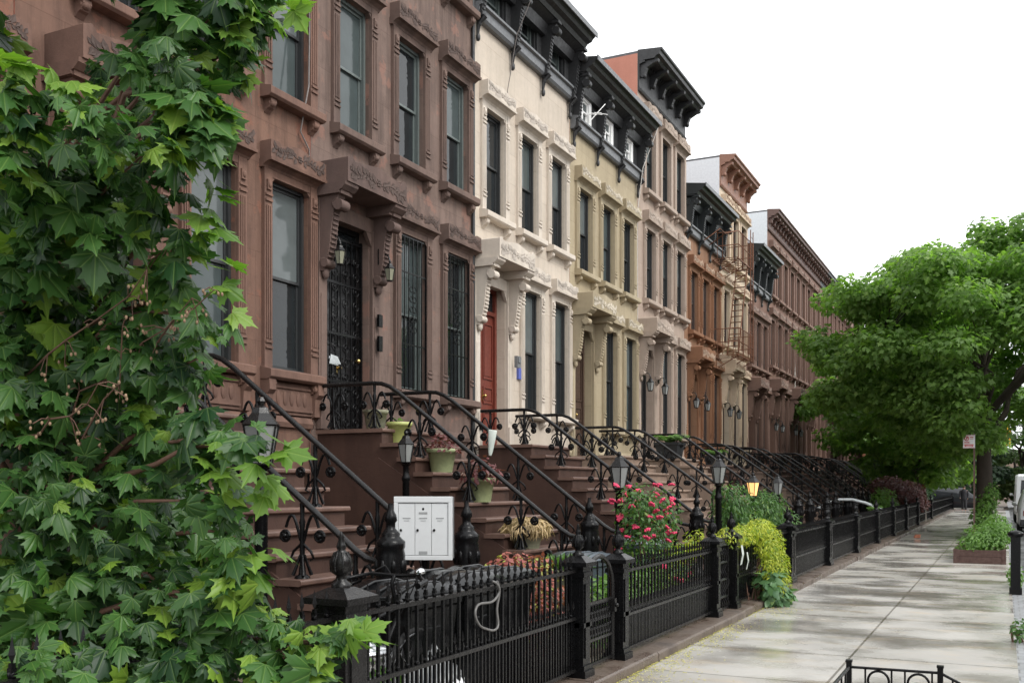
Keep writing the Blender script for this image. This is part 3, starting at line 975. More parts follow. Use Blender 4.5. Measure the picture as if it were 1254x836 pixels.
def railing(y, s, label, side, group='iron stoop railings', first=[None], far_away=False):
    zl = 2.53 * s
    o = empty('stoop_railing', (XW, y, 0)); tag(o, label, 'railing', group)
    hr = .67
    slope = (zl / 12) / .28
    pts = [(.14, 0, zl + hr)]
    pts += [(1.05, 0, zl + hr), (1.2, 0, zl + hr - .012), (1.34, 0, zl + hr - .06), (1.5, 0, zl + hr - .16)]
    x = 1.5; z = zl + hr - .16
    xe = 4.05
    ze = z - slope * (xe - x)
    pts += [(xe, 0, ze), (xe + .12, 0, ze - .07), (xe + .26, 0, ze - .10), (xe + .36, 0, ze - .08)]
    mb = MB(); mb.tube(pts, .032, 10)
    mb.ball(pts[-1], .055, 0, 8, 6)
    mb.build('handrail', M['iron_worn'], o)
    for bx in (.35, 1.08, 1.85, 2.65, 3.45, 4.05):
        if bx <= 1.2:
            zr = zl + hr; zs = zl
        else:
            zr = z - slope * (bx - x)
            kk = math.ceil((bx - 1.3) / .28 - 1e-6)
            zs = zl * (1 - min(kk, 11) / 12)
        hh = round((zr - zs - .03) / .08) * .08 if far_away else zr - zs - .03
        hh = round(hh, 2)
        place('baluster', ('bal', hh), lambda: baluster_mesh(hh), M['iron'], o, (bx, 0, zs))
    place('newel', ('newel',), lambda: newel_mesh(1.45), M['iron'], o, (4.45 + .02, side * .07, 0.10))
    return o

for key, dc, s, nm in (('Z', 3.2, 1, 'house at the photo edge'), ('A', 8.22, 1, 'red house behind the maple'), ('B', 12.9, 1, 'plum house'), ('C', 17.95, .985, 'cream house'),
                       ('D', 22.75, .955, 'olive tan house'), ('E', 27.6, .975, 'pinkish beige house'), ('F', 32.3, .94, 'orange brown house'), ('G', 36.75, .955, 'ivory house'),
                       ('H', 40.9, .915, 'low black attic house')):
    for sd in (-1, 1):
        extra = {('B', -1): ', past the row of green pots', ('A', -1): ', behind the lamp post', ('A', 1): ', by the mailbox'}.get((key, sd), '')
        railing(dc + sd * .78 - (.32 if key == 'A' and sd > 0 else 0), s, '%s iron stoop railing of the %s%s' % ('left' if sd < 0 else 'right', nm, extra), sd)
for k, (hh, yy) in enumerate(far):
    for sd in (-1, 1):
        railing(yy + .85 + sd * .78, .97, '%s iron stoop railing of the %s far brown house' % ('left' if sd < 0 else 'right', ORD[k]), sd, far_away=True)

# ------------------------------------------------------------------ garden lamp posts
def lamp_post(x, y, ztop, s, label, glass='lamp_glass'):
    o = empty('lamp_post', (x, y, 0)); tag(o, label, 'lamp post', 'lamp posts in the front yards')
    zb = ztop - .5 * s
    b = MB()
    b.lathe([(.13, 0), (.13, .12), (.10, .15), (.075, .3), (.06, .34), (.05, .4), (.048, zb - .25), (.06, zb - .23), (.06, zb - .2), (.045, zb - .17), (.04, zb - .05), (.075, zb - .02)], (0, 0, 0), 10)
    b.build('post', M['iron'], o)
    m = MB(); lantern_body(m, (0, 0, zb), s); m.build('cage', M['iron_worn'], o)
    m = MB(); lantern_glass(m, (0, 0, zb), s); m.build('glass', M[glass], o)
    return o

lamp_post(-4.95, 5.81, 2.36, 1.0, 'large lamp post with frosted lantern among the maple leaves, before the left stoop')
lamp_post(-7.3, 11.52, 2.45, .86, 'slender lamp post rising behind the white mailbox')
lamp_post(-4.3, 11.72, 2.13, .92, 'black lamp post with white glass beside the pink red roses')
lamp_post(-3.85, 14.82, 2.17, .86, 'grey lamp post above the weeping green shrub')
lm = lamp_post(-3.84, 17.07, 1.93, .8, 'lamp post with its lantern lit amber', 'lamp_lit')
lamp_post(-4.1, 20.4, 1.95, .85, 'small greenish lantern post just past the lit lamp')

# ------------------------------------------------------------------ fences, gates, posts along the pavement
FX = -3.22
def acorn(mb, c, s=1.0):
    mb.lathe([(.055 * s, 0), (.055 * s, .02 * s), (.03 * s, .035 * s), (.028 * s, .06 * s), (.056 * s, .08 * s), (.060 * s, .11 * s), (.063 * s, .115 * s), (.056 * s, .155 * s), (.036 * s, .185 * s), (.02 * s, .20 * s), (.028 * s, .215 * s), (.024 * s, .23 * s), (.014 * s, .26 * s), (.017 * s, .268 * s), (.003 * s, .30 * s)], c, 12)
    for i in range(8):
        t = i * .7854
        mb.tube([(c[0] + .055 * s * math.cos(t), c[1] + .055 * s * math.sin(t), c[2] + .085 * s), (c[0] + .058 * s * math.cos(t), c[1] + .058 * s * math.sin(t), c[2] + .14 * s), (c[0] + .034 * s * math.cos(t), c[1] + .034 * s * math.sin(t), c[2] + .188 * s)], .009 * s, 4)

def fence_post_mesh(h=1.0, w=.085, cap=True, fin=True):
    mb = MB()
    mb.box(-w - .03, w + .03, -w - .03, w + .03, 0, .10); mb.box(-w - .015, w + .015, -w - .015, w + .015, .10, .14)
    mb.box(-w, w, -w, w, .14, h - .14)
    for s in (-1, 1):
        mb.box(s * (w + .001), s * (w + .012), -w * .6, w * .6, .2, h - .2)
        mb.box(-w * .6, w * .6, s * (w + .001), s * (w + .012), .2, h - .2)
    mb.box(-w - .012, w + .012, -w - .012, w + .012, h * .45, h * .45 + .04)
    mb.box(-w - .015, w + .015, -w - .015, w + .015, h - .14, h - .10); mb.box(-w, w, -w, w, h - .10, h - .05)
    c = w + .045
    mb.box(-c, c, -c, c, h - .05, h - .015)
    mb.add([(-c, -c, h - .015), (c, -c, h - .015), (c, c, h - .015), (-c, c, h - .015), (-.05, -.05, h + .035), (.05, -.05, h + .035), (.05, .05, h + .035), (-.05, .05, h + .035)],
           [(0, 1, 5, 4), (1, 2, 6, 5), (2, 3, 7, 6), (3, 0, 4, 7), (4, 5, 6, 7)])
    if fin:
        acorn(mb, (0, 0, h + .035), .9 if w < .1 else 1.0)
    return mb

def spear(mb, x, y, z, s=1.0):
    mb.add([(x - .016 * s, y, z + .03 * s), (x, y - .016 * s, z + .03 * s), (x + .016 * s, y, z + .03 * s), (x, y + .016 * s, z + .03 * s), (x, y, z + .10 * s), (x, y, z - .005)],
           [(0, 1, 4), (1, 2, 4), (2, 3, 4), (3, 0, 4), (1, 0, 5), (2, 1, 5), (3, 2, 5), (0, 3, 5)])
    mb.box(x - .012 * s, x + .012 * s, y - .012 * s, y + .012 * s, z - .035, z - .018)

def picket_panel(L, zr=.93, zm=.535, zb=.10, top=1.0, pitch=.105, low=True, dense=2):
    mb = MB()
    n = max(2, int(round(L / pitch)))
    for i in range(n):
        y = (i + .5) * L / n
        mb.box(-.009, .009, y - .009, y + .009, .08, top)
        spear(mb, 0, y, top)
        mb.ball((0, y, zr + .028), .018, 0, 6, 4)
        if low:
            for q in range(1, dense):
                yy = y + L / n * q / dense
                if yy < L - .02:
                    mb.box(-.007, .007, yy - .007, yy + .007, .08, zm + .07)
                    spear(mb, 0, yy, zm + .07, .8)
            mb.ball((0, y, zm + .028), .016, 0, 6, 4)
    return mb

def fence(y0, y1, label, dz=0.0, posts=(True, True), pitch=.105, zr=.93, zm=.535, top=1.0, dense=2, ph=1.0, fin=True, x=FX, simple=False):
    o = empty('iron_fence', (x, y0, .06)); tag(o, label, 'fence', 'black iron front yard fences')
    L = y1 - y0
    picket_panel(L, zr, zm, .10, top, pitch, True, dense).build('picket_panel', M['iron'], o)
    for z in (zr, zm, .10):
        r = MB(); r.box(-.02, .02, 0, L, z - .013, z + .013); r.build('rail', M['iron_worn'], o)
    for i, yy in enumerate((0, L)):
        if posts[i]:
            place('post', ('fpost', ph, fin), lambda: fence_post_mesh(ph, .078, True, fin), M['iron'], o, (0, yy, 0))
    return o

fence(.2, 4.35, 'black spear fence under the maple, hidden among its leaves', posts=(True, False))
o = fence(4.52, 7.78, 'open spear fence with a hung loop of hose, in front of the black bins', posts=(False, True), ph=1.02)
gp = MB(); gm = fence_post_mesh(1.06, .10, True, True)
o = empty('gate_post', (FX, 4.43, .06)); tag(o, 'stout square post with acorn finial at the tip of the maple branch', 'post')
gm.build('shaft', M['iron_worn'], o)

def arched_gate(y0, y1, label):
    o = empty('garden_gate', (FX, y0, .06)); tag(o, label, 'gate')
    L = y1 - y0
    f = MB()
    pts = []
    for i in range(13):
        t = math.pi * (1 - i / 12)
        pts.append((0, L / 2 + (L / 2 - .02) * math.cos(t), .72 + .30 * math.sin(t)))
    f.tube([(0, .02, .06)] + pts + [(0, L - .02, .06)], .022, 6)
    for z in (.09, .30, .62):
        f.box(-.014, .014, .03, L - .03, z - .012, z + .012)
    f.build('frame', M['iron_worn'], o)
    p = MB()
    n = 11
    for i in range(1, n):
        y = L * i / n
        zt = .72 + .28 * math.sqrt(max(0, 1 - ((y - L / 2) / (L / 2)) ** 2))
        p.box(-.006, .006, y - .007, y + .007, .09, zt - .02 if i % 2 else .62)
    for r_ in range(4):
        for i in range(9):
            c = (0, .06 + (i + .5 * (r_ % 2)) * (L - .14) / 9 + .02, .36 + r_ * .07)
            p.ring(c, .036, .011, 'x', 8, 4)
    p.build('scroll_panel', M['iron'], o)
    k = MB(); k.box(.0, .05, L - .09, L - .04, .5, .62); k.ball((.06, L - .065, .56), .02); k.build('latch', M['iron_worn'], o)
    return o
arched_gate(7.90, 8.62, 'arched iron gate of looped scrollwork between two acorn topped posts')
fence(8.75, 12.1, 'dense black fence below the rose bush, from the arched gate to the wavy gate', posts=(True, True), zr=.84, zm=.42, top=.90, dense=3, ph=.98)

o = empty('garden_gate', (FX, 12.2, .06)); tag(o, 'narrow gate of wavy twisted iron strips beside the golden creeper', 'gate')
p = MB()
for i in range(6):
    y = .06 + i * .105
    pts = [(.022 * math.sin(k * .9 + i * .2), y + .022 * math.cos(k * .9), .1 + k * .042) for k in range(21)]
    p.tube(pts, .017, 5)
for r_ in range(4):
    p.tube([(0.0, .02, .22 + r_ * .22), (.03, .3, .24 + r_ * .22), (0, .62, .22 + r_ * .22)], .022, 6)
p.build('twisted_panel', M['iron'], o)
f = MB()
for y in (.01, .63): f.box(-.016, .016, y - .012, y + .012, .06, .98)
for z in (.08, .97): f.box(-.016, .016, .023, .617, z - .012, z + .012)
f.build('frame', M['iron_worn'], o)

fence(13.05, 16.85, 'fence carrying the golden creeper over its top', posts=(True, True), zr=.88, zm=.42, top=.94, dense=3, ph=1.0)
fence(17.05, 20.9, 'black fence just beyond the golden creeper, post with a white foot at its end', posts=(True, True), zr=.84, zm=.42, top=.9, dense=3, ph=.95)
fence(21.1, 25.2, 'black fence in front of the olive tan house, second after the creeper', posts=(True, True), zr=.84, zm=.42, top=.9, dense=3, ph=.95, pitch=.12)
fence(25.4, 29.6, 'black fence in front of the pinkish beige house', posts=(True, True), zr=.84, zm=.42, top=.9, dense=2, ph=.95, pitch=.12)
fence(29.8, 34.2, 'black fence in front of the orange brown house, near the pale arched rail', posts=(True, True), zr=.84, zm=.42, top=.9, dense=2, ph=.95, pitch=.12)
fence(34.4, 39.0, 'black fence in front of the ivory house', posts=(True, True), zr=.84, zm=.42, top=.9, dense=2, ph=.95, pitch=.12)
fence(39.2, 44.4, 'black fence before the purple leaved maple', posts=(True, True), zr=.84, zm=.42, top=.9, dense=2, ph=.95, pitch=.13)
fence(44.6, 53.0, 'long black fence along the first far brown houses', posts=(True, True), zr=.84, zm=.42, top=.9, dense=1, ph=.95, pitch=.14)
fence(53.2, 76.0, 'farthest black fence, ending near the cross street', posts=(True, True), zr=.84, zm=.42, top=.9, dense=1, ph=.95, pitch=.15)

# white and pale slips tied to the fence
def slip(y, z, w, h, label, mat='paper', x=FX + .03):
    o = MB()
    o.add([(0, 0, 0), (0.004, w, .01), (.03, w * 1.05, h * .55), (.012, w, h), (.008, 0, h), (.026, .0, h * .5),
           (.006, 0, 0), (0.010, w, .01), (.036, w * 1.05, h * .55), (.018, w, h), (.014, 0, h), (.032, .0, h * .5)],
          [(0, 1, 2, 5), (5, 2, 3, 4), (11, 8, 7, 6), (10, 9, 8, 11), (0, 6, 7, 1), (1, 7, 8, 2), (2, 8, 9, 3), (3, 9, 10, 4), (4, 10, 11, 5), (5, 11, 6, 0)])
    ob = o.build('paper_slip', M[mat], None, 0, (x, y, z))
    tag(ob, label, 'paper', 'paper slips on the fence')
slip(13.12, .66, .07, .26, 'pale bluish slip tied to the post next to the wavy gate', x=FX + .10)
slip(13.75, .55, .035, .24, 'narrow white slip at the left edge of the golden creeper')

# ------------------------------------------------------------------ ground
def sheet(name, x0, x1, y0, y1, z, mat, nx=1, ny=1):
    mb = MB()
    mb.add([(x0, y0, z), (x1, y0, z), (x1, y1, z), (x0, y1, z)], [(0, 1, 2, 3)])
    return structure(mb.build(name, mat))

def soil():
    m, nt, b = nodes('yard_soil')
    co = objco(nt)
    f = noise(nt, co, 2.2, 6, .7)
    nt.links.new(ramp(nt, f, [(.3, (.055, .040, .030)), (.55, (.10, .075, .055)), (.8, (.07, .075, .04))]), b.inputs['Base Color'])
    b.inputs['Roughness'].default_value = .85
    bump(nt, b, noise(nt, co, 14, 5, .7), .5, .04)
    return m

def asphalt():
    m, nt, b = nodes('wet_asphalt')
    co = objco(nt)
    f = noise(nt, co, 1.1, 5, .6)
    nt.links.new(ramp(nt, f, [(.3, .035), (.7, .065)]), b.inputs['Base Color'])
    nt.links.new(ramp(nt, f, [(.35, .25), (.65, .7)]), b.inputs['Roughness'])
    bump(nt, b, noise(nt, co, 120, 3, .7), .4, .01)
    return m

def concrete():
    """pavement flags: sawn joints, damp streaks lying across the walk, dried edges"""
    m, nt, b = nodes('damp_concrete_flags')
    co = objco(nt)
    big = noise(nt, co, .35, 4, .6)
    base = mix(nt, ramp(nt, big, [(.35, 0), (.65, 1)]), (.415, .40, .37), (.335, .322, .298))
    fine = noise(nt, co, 38, 5, .75)
    base = mix(nt, ramp(nt, fine, [(.3, .0), (.72, .28)]), base, (.33, .32, .30))
    sx = N(nt, 'ShaderNodeSeparateXYZ'); nt.links.new(co, sx.inputs[0])
    # flag tone
    cb = N(nt, 'ShaderNodeCombineXYZ')
    ax = N(nt, 'ShaderNodeMath', operation='ADD'); nt.links.new(sx.outputs['X'], ax.inputs[0]); ax.inputs[1].default_value = 1.37 + 1.64 * 40
    ay = N(nt, 'ShaderNodeMath', operation='ADD'); nt.links.new(sx.outputs['Y'], ay.inputs[0]); ay.inputs[1].default_value = 1.55 * 40 + .42
    nt.links.new(ax.outputs[0], cb.inputs['X']); nt.links.new(ay.outputs[0], cb.inputs['Y'])
    br = N(nt, 'ShaderNodeTexBrick')
    br.offset = 0; br.squash = 1
    br.inputs['Scale'].default_value = 1
    br.inputs['Brick Width'].default_value = 1.64; br.inputs['Row Height'].default_value = 1.55
    br.inputs['Mortar Size'].default_value = .014; br.inputs['Mortar Smooth'].default_value = .3
    br.inputs['Color1'].default_value = (1, 1, 1, 1); br.inputs['Color2'].default_value = (.85, .84, .82, 1); br.inputs['Mortar'].default_value = (.30, .28, .25, 1)
    nt.links.new(cb.outputs[0], br.inputs['Vector'])
    base = mix(nt, 1, base, br.outputs['Color'], 'MULTIPLY')
    damp = noise(nt, co, .8, 6, .6, (.8, 1.0, 1))
    d2 = noise(nt, co, .22, 3, .5)
    mx = N(nt, 'ShaderNodeMath', operation='MULTIPLY_ADD'); nt.links.new(d2, mx.inputs[0]); mx.inputs[1].default_value = .45; nt.links.new(damp, mx.inputs[2])
    # water lingers along the cross joints
    def mt(op, a, b_):
        n_ = N(nt, 'ShaderNodeMath', operation=op)
        for i_, v_ in enumerate((a, b_)):
            if hasattr(v_, 'links'): nt.links.new(v_, n_.inputs[i_])
            else: n_.inputs[i_].default_value = v_
        return n_.outputs[0]
    jy = mt('PINGPONG', ay.outputs[0], .775)
    jn = ramp(nt, jy, [(0, .085), (.22, 0)])
    mx2 = mt('ADD', mx.outputs[0], jn)
    df = ramp(nt, mx2, [(.75, 0), (.81, .30), (.845, .55), (.90, .85)])
    base = mix(nt, df, base, mix(nt, ramp(nt, fine, [(.3, 0), (.7, 1)]), (.225, .205, .178), (.155, .145, .13)))
    ru = noise(nt, co, 2.6, 5, .65, (.5, 1.4, 1))
    base = mix(nt, ramp(nt, ru, [(.52, 0), (.68, .5)]), base, (.42, .34, .24))
    nt.links.new(base, b.inputs['Base Color'])
    nt.links.new(ramp(nt, mx2, [(.60, .5), (.70, .3), (.83, .05)]), b.inputs['Roughness'])
    h = mix(nt, .5, fine, br.outputs['Color'])
    bump(nt, b, h, .25, .006)
    return m

def kerb_mat():
    m, nt, b = nodes('worn_kerb_stone')
    co = objco(nt)
    f = noise(nt, co, 1.6, 6, .65)
    nt.links.new(ramp(nt, f, [(.3, (.070, .046, .036)), (.5, (.115, .088, .070)), (.7, (.055, .042, .034))]), b.inputs['Base Color'])
    nt.links.new(ramp(nt, f, [(.4, .25), (.6, .65)]), b.inputs['Roughness'])
    bump(nt, b, noise(nt, co, 22, 5), .4, .015)
    return m

def granite():
    m, nt, b = nodes('granite_setts')
    co = objco(nt)
    br = N(nt, 'ShaderNodeTexBrick'); nt.links.new(co, br.inputs['Vector'])
    br.inputs['Scale'].default_value = 1; br.inputs['Brick Width'].default_value = .13; br.inputs['Row Height'].default_value = .2
    br.inputs['Mortar Size'].default_value = .008
    br.inputs['Color1'].default_value = (.30, .31, .33, 1); br.inputs['Color2'].default_value = (.20, .21, .22, 1); br.inputs['Mortar'].default_value = (.06, .055, .05, 1)
    nt.links.new(mix(nt, .4, br.outputs['Color'], ramp(nt, noise(nt, co, 9, 5, .7), [(.3, .10), (.7, .36)])), b.inputs['Base Color'])
    b.inputs['Roughness'].default_value = .45
    bump(nt, b, br.outputs['Color'], .5, .02)
    return m

mk = kerb_mat()
sheet('ground', -400, 400, -60, 600, -.16, soil())
mb = MB(); mb.box(-24, -3.46, -8, 77.4, -.15, 0.0); structure(mb.build('yard', soil()))
mb = MB(); mb.box(-3.0, .12, -8, 77.4, -.15, 0.0); structure(mb.build('sidewalk', concrete()))
mb = MB(); mb.box(.12, .34, -8, 77.4, -.15, -.004); structure(mb.build('kerb', granite()))
sheet('road', .34, 9.2, -60, 600, -.150, asphalt())
sheet('cross_road', -300, .34, 78.0, 86.5, -.146, asphalt())
mb = MB(); mb.box(-300, .0, 86.5, 90, -.15, 0); structure(mb.build('far_sidewalk', concrete()))
mb = MB(); mb.box(-3.4, .1, 77.4, 78.0, -.15, -.004); structure(mb.build('corner_paving', stone('red_corner_paving', (.32, .12, .09), None, .2, .6, blocks=False)))
# low stone coping the fences stand on, cut into worn lengths
rnd = random.Random(3)
mb = MB(); yy = -2.0
while yy < 76:
    L = rnd.uniform(1.5, 2.6)
    dx = rnd.uniform(-.012, .012); dz = rnd.uniform(-.006, .006)
    mb.prism_y([(-3.458, -.05), (-3.0 + dx, -.05), (-3.0 + dx, .075 + dz), (-3.02 + dx, .09 + dz), (-3.06, .095 + dz), (-3.458, .10 + dz)], yy, yy + L - .012)
    yy += L
structure(mb.build('coping', mk, None, .01))

# petals swept against the coping
mb = MB()
rnd = random.Random(11)
for i in range(1500):
    c = rnd.choice([(-2.9, 8.4, .28, .5), (-2.93, 9.3, .12, .6), (-2.92, 10.6, .12, .8), (-2.9, 11.4, .15, .5), (-2.6, 7.6, .5, .5), (-2.9, 13.6, .2, .5)])
    x, y = max(-2.985, rnd.gauss(c[0], c[2])), rnd.gauss(c[1], c[3])
    a = rnd.uniform(0, 6.28); r = rnd.uniform(.006, .016)
    z = rnd.uniform(.003, .012)
    mb.add([(x + r * math.cos(a), y + r * math.sin(a), z), (x - r * .5 * math.sin(a), y + r * .5 * math.cos(a), z + .006), (x - r * math.cos(a), y - r * math.sin(a), z + .002), (x + r * .5 * math.sin(a), y - r * .5 * math.cos(a), z + .004)], [(0, 1, 2, 3)])
tag(mb.build('fallen_petals', M['litter']), 'yellow green petals swept along the foot of the fence coping', 'petals', None, 'stuff')

# ------------------------------------------------------------------ leaves and trees
HALF = [(0.0, 0.0), (0.15, -0.07), (0.28, -0.07), (0.50, -0.16), (0.41, 0.0), (0.45, 0.07), (0.56, 0.13), (0.58, 0.22), (0.80, 0.36), (0.60, 0.36), (0.58, 0.46), (0.46, 0.42), (0.30, 0.40), (0.29, 0.50), (0.40, 0.70), (0.24, 0.68), (0.17, 0.80), (0.10, 0.83), (0.0, 1.10)]
MAPLE = np.array([(x, y) for x, y in HALF] + [(-x, y) for x, y in HALF[-2:0:-1]])
OVAL = np.array([(0, 0), (.22, .25), (.26, .55), (.12, .85), (0, 1), (-.12, .85), (-.26, .55), (-.22, .25)])
POINTY = np.array([(0, 0), (.14, .3), (.10, .7), (0, 1), (-.10, .7), (-.14, .3)])
LOBED = np.array([(0, 0), (.38, .02), (.24, .24), (.55, .45), (.24, .55), (0, 1), (-.24, .55), (-.55, .45), (-.24, .24), (-.38, .02)])
BLADE = np.array([(-.03, 0), (.03, 0), (.02, .6), (0, 1), (-.02, .6)])

def leaf_cloud(name, mat, P, Nrm, Tip, size, shape, parent=None, fold=.25, droop=.22, center=.22):
    """one mesh of many separate leaves; P points, Nrm facing, Tip pointing direction, size metres"""
    P = np.asarray(P, float); Nrm = np.asarray(Nrm, float); Tip = np.asarray(Tip, float); size = np.asarray(size, float)
    n = len(P); k = len(shape)
    Nrm /= np.linalg.norm(Nrm, axis=1)[:, None] + 1e-9
    Tip = Tip - Nrm * np.sum(Tip * Nrm, axis=1)[:, None]
    Tip /= np.linalg.norm(Tip, axis=1)[:, None] + 1e-9
    S = np.cross(Tip, Nrm)
    pts = np.vstack([shape, [(0, center)]])
    zz = -fold * np.abs(pts[:, 0]) - droop * (pts[:, 1] ** 2)
    zz[-1] = .02
    rs = np.random.RandomState(5)
    curl = rs.uniform(-.3, 2.3, (n, 1))
    V = (P[:, None, :] + size[:, None, None] * (S[:, None, :] * pts[None, :, 0, None] + Tip[:, None, :] * pts[None, :, 1, None] + Nrm[:, None, :] * (zz[None, :, None] * curl[:, :, None])))
    V = V.reshape(-1, 3)
    tri = np.array([(k, i, (i + 1) % k) for i in range(k)])
    Fc = (tri[None] + (np.arange(n) * (k + 1))[:, None, None]).reshape(-1, 3)
    me = bpy.data.meshes.new(name)
    me.vertices.add(len(V)); me.vertices.foreach_set('co', V.ravel())
    me.loops.add(Fc.size); me.loops.foreach_set('vertex_index', Fc.ravel().astype(np.int32))
    me.polygons.add(len(Fc)); me.polygons.foreach_set('loop_start', (np.arange(len(Fc)) * 3).astype(np.int32))
    me.polygons.foreach_set('loop_total', np.full(len(Fc), 3, np.int32))
    uv = me.uv_layers.new(name='leaf')
    uv.data.foreach_set('uv', pts[Fc.ravel() % (k + 1)].astype(np.float32).ravel())
    me.materials.append(mat)
    me.update(calc_edges=True)
    o = bpy.data.objects.new(name, me); col.objects.link(o)
    if parent: o.parent = parent
    return o

def blob_points(rs, clusters, n, shell=.35):
    """points spread through ellipsoids, thicker towards their skins; also the outward direction"""
    vol = np.array([c[1][0] * c[1][1] + c[1][1] * c[1][2] + c[1][0] * c[1][2] for c in clusters])
    idx = rs.choice(len(clusters), n, p=vol / vol.sum())
    C = np.array([c[0] for c in clusters])[idx]; Rr = np.array([c[1] for c in clusters])[idx]
    d = rs.normal(size=(n, 3)); d /= np.linalg.norm(d, axis=1)[:, None]
    r = rs.uniform(0, 1, n) ** shell
    return C + d * Rr * r[:, None], d, idx

def shrub(name, loc, clusters, n, size, mat, label, cat='shrub', shape=OVAL, seed=1, group=None, up=.5, out=.7, stems=6, tipdown=.3, stem_mat='twig', shell=.4, fold=.2):
    rs = np.random.RandomState(seed)
    o = empty(name, loc); tag(o, label, cat, group)
    P, d, idx = blob_points(rs, clusters, n, shell)
    P[:, 2] = np.maximum(P[:, 2], .02)
    nr = d * out + np.array([0, 0, up]) + rs.normal(size=(n, 3)) * .4
    tip = d * .6 + np.array([0, 0, -tipdown]) + rs.normal(size=(n, 3)) * .4
    leaf_cloud('foliage', mat, P, nr, tip, size * rs.uniform(.6, 1.25, n), shape, o, fold)
    mb = MB(); rnd = random.Random(seed)
    for k in range(stems):
        c = clusters[k % len(clusters)]
        e = Vector(c[0]) + Vector([rnd.uniform(-.5, .5) * q for q in c[1]])
        b = Vector((rnd.uniform(-.06, .06), rnd.uniform(-.06, .06), 0))
        mid = b.lerp(e, .5) + Vector((rnd.uniform(-.05, .05), rnd.uniform(-.05, .05), .05))
        mb.tube([b, mid, e], [.014, .009, .004], 5)
    if stems: mb.build('stems', M[stem_mat], o)
    return o

def branch_path(a, b, rnd, wob=.12, n=6, sag=0):
    a, b = Vector(a), Vector(b)
    L = (b - a).length
    out = []
    off = Vector((0, 0, 0))
    for i in range(n + 1):
        t = i / n
        p = a.lerp(b, t)
        if 0 < i < n:
            off = off * .6 + Vector((rnd.uniform(-1, 1), rnd.uniform(-1, 1), rnd.uniform(-1, 1))) * wob * L * .3
        p = p + off * math.sin(t * math.pi) + Vector((0, 0, sag * L * math.sin(t * math.pi)))
        out.append(p)
    return out

def street_tree(x, y, base, label, top, rad, clear, nclump, nleaf, lsize, mat, seed, trunk_r=.2, squash=1.0, group='street trees', bark='bark', lean=(0, 0), trunk_h=None, shape=LOBED, name='street_tree', clump=(.55, 1.15), keep=None):
    """tapered trunk, limbs and a crown of separate leaf clumps with gaps between"""
    rs = np.random.RandomState(seed); rnd = random.Random(seed)
    o = empty(name, (x, y, base)); tag(o, label, 'tree', group)
    H = top - base
    zc = clear + (H - clear) * .46
    rz = (H - clear) * .54
    cl = []
    while len(cl) < nclump:
        d = rs.normal(size=3); d /= np.linalg.norm(d)
        r = rs.uniform(.35, 1) ** .45
        lump = 1 + .17 * math.sin(d[0] * 4 + seed) * math.cos(d[1] * 3.3 + d[2] * 4.1 + seed * 2)
        p = np.array([d[0] * rad * r * lump + lean[0], d[1] * rad * squash * r * lump + lean[1], zc + d[2] * rz * r * lump])
        q = (p[2] - clear) / (H - clear)
        wid = 1.0 if q > .3 else .82 + .6 * q
        p[0] = lean[0] + (p[0] - lean[0]) * wid; p[1] = lean[1] + (p[1] - lean[1]) * wid
        if keep and not keep(p): continue
        s = rs.uniform(*clump)
        cl.append((p, (s * rs.uniform(.9, 1.4), s * rs.uniform(.9, 1.4), s * rs.uniform(.5, .8))))
    P, d, idx = blob_points(rs, cl, nleaf, .33)
    nr = d * .55 + np.array([0, 0, .75]) + rs.normal(size=(nleaf, 3)) * .4
    tip = d * .6 + np.array([0, 0, -.35]) + rs.normal(size=(nleaf, 3)) * .4
    leaf_cloud('crown', mat, P, nr, tip, lsize * rs.uniform(.6, 1.3, nleaf), shape, o, .25)
    mb = MB()
    th = trunk_h or clear + rz * .35
    path = [(0, 0, -.1), (0, 0, .12), (lean[0] * .05 + .03, .02, th * .35), (lean[0] * .14 - .04, lean[1] * .1, th * .7), (lean[0] * .25, lean[1] * .25, th)]
    mb.tube(path, [trunk_r * 1.5, trunk_r * 1.15, trunk_r, trunk_r * .88, trunk_r * .72], 12)
    top_p = Vector(path[-1])
    mains = []
    for k in range(7):
        t = k / 7 * 6.283 + rnd.uniform(-.3, .3)
        e = Vector((lean[0] + math.cos(t) * rad * .6, lean[1] + math.sin(t) * rad * squash * .6, zc + rnd.uniform(-.25, .7) * rz))
        st = Vector(path[-2]).lerp(top_p, rnd.uniform(.1, 1))
        pa = branch_path(st, e, rnd, .25, 6, .06)
        mb.tube(pa, [trunk_r * .5 * (1 - i / 8) for i in range(7)], 7)
        mains.append(pa)
    pa = branch_path(top_p, (lean[0], lean[1], zc + rz * .75), rnd, .2, 6); mb.tube(pa, [trunk_r * .65 * (1 - i / 7.5) for i in range(7)], 8); mains.append(pa)
    for i, (p, s) in enumerate(cl):
        if i % 2: continue
        p = Vector(p)
        st = min((q for m_ in mains for q in m_[1:]), key=lambda q: (q - p).length)
        mb.tube(branch_path(st, p, rnd, .25, 4), [.035, .028, .02, .014, .006], 5)
    mb.build('trunk', M[bark], o)
    return o

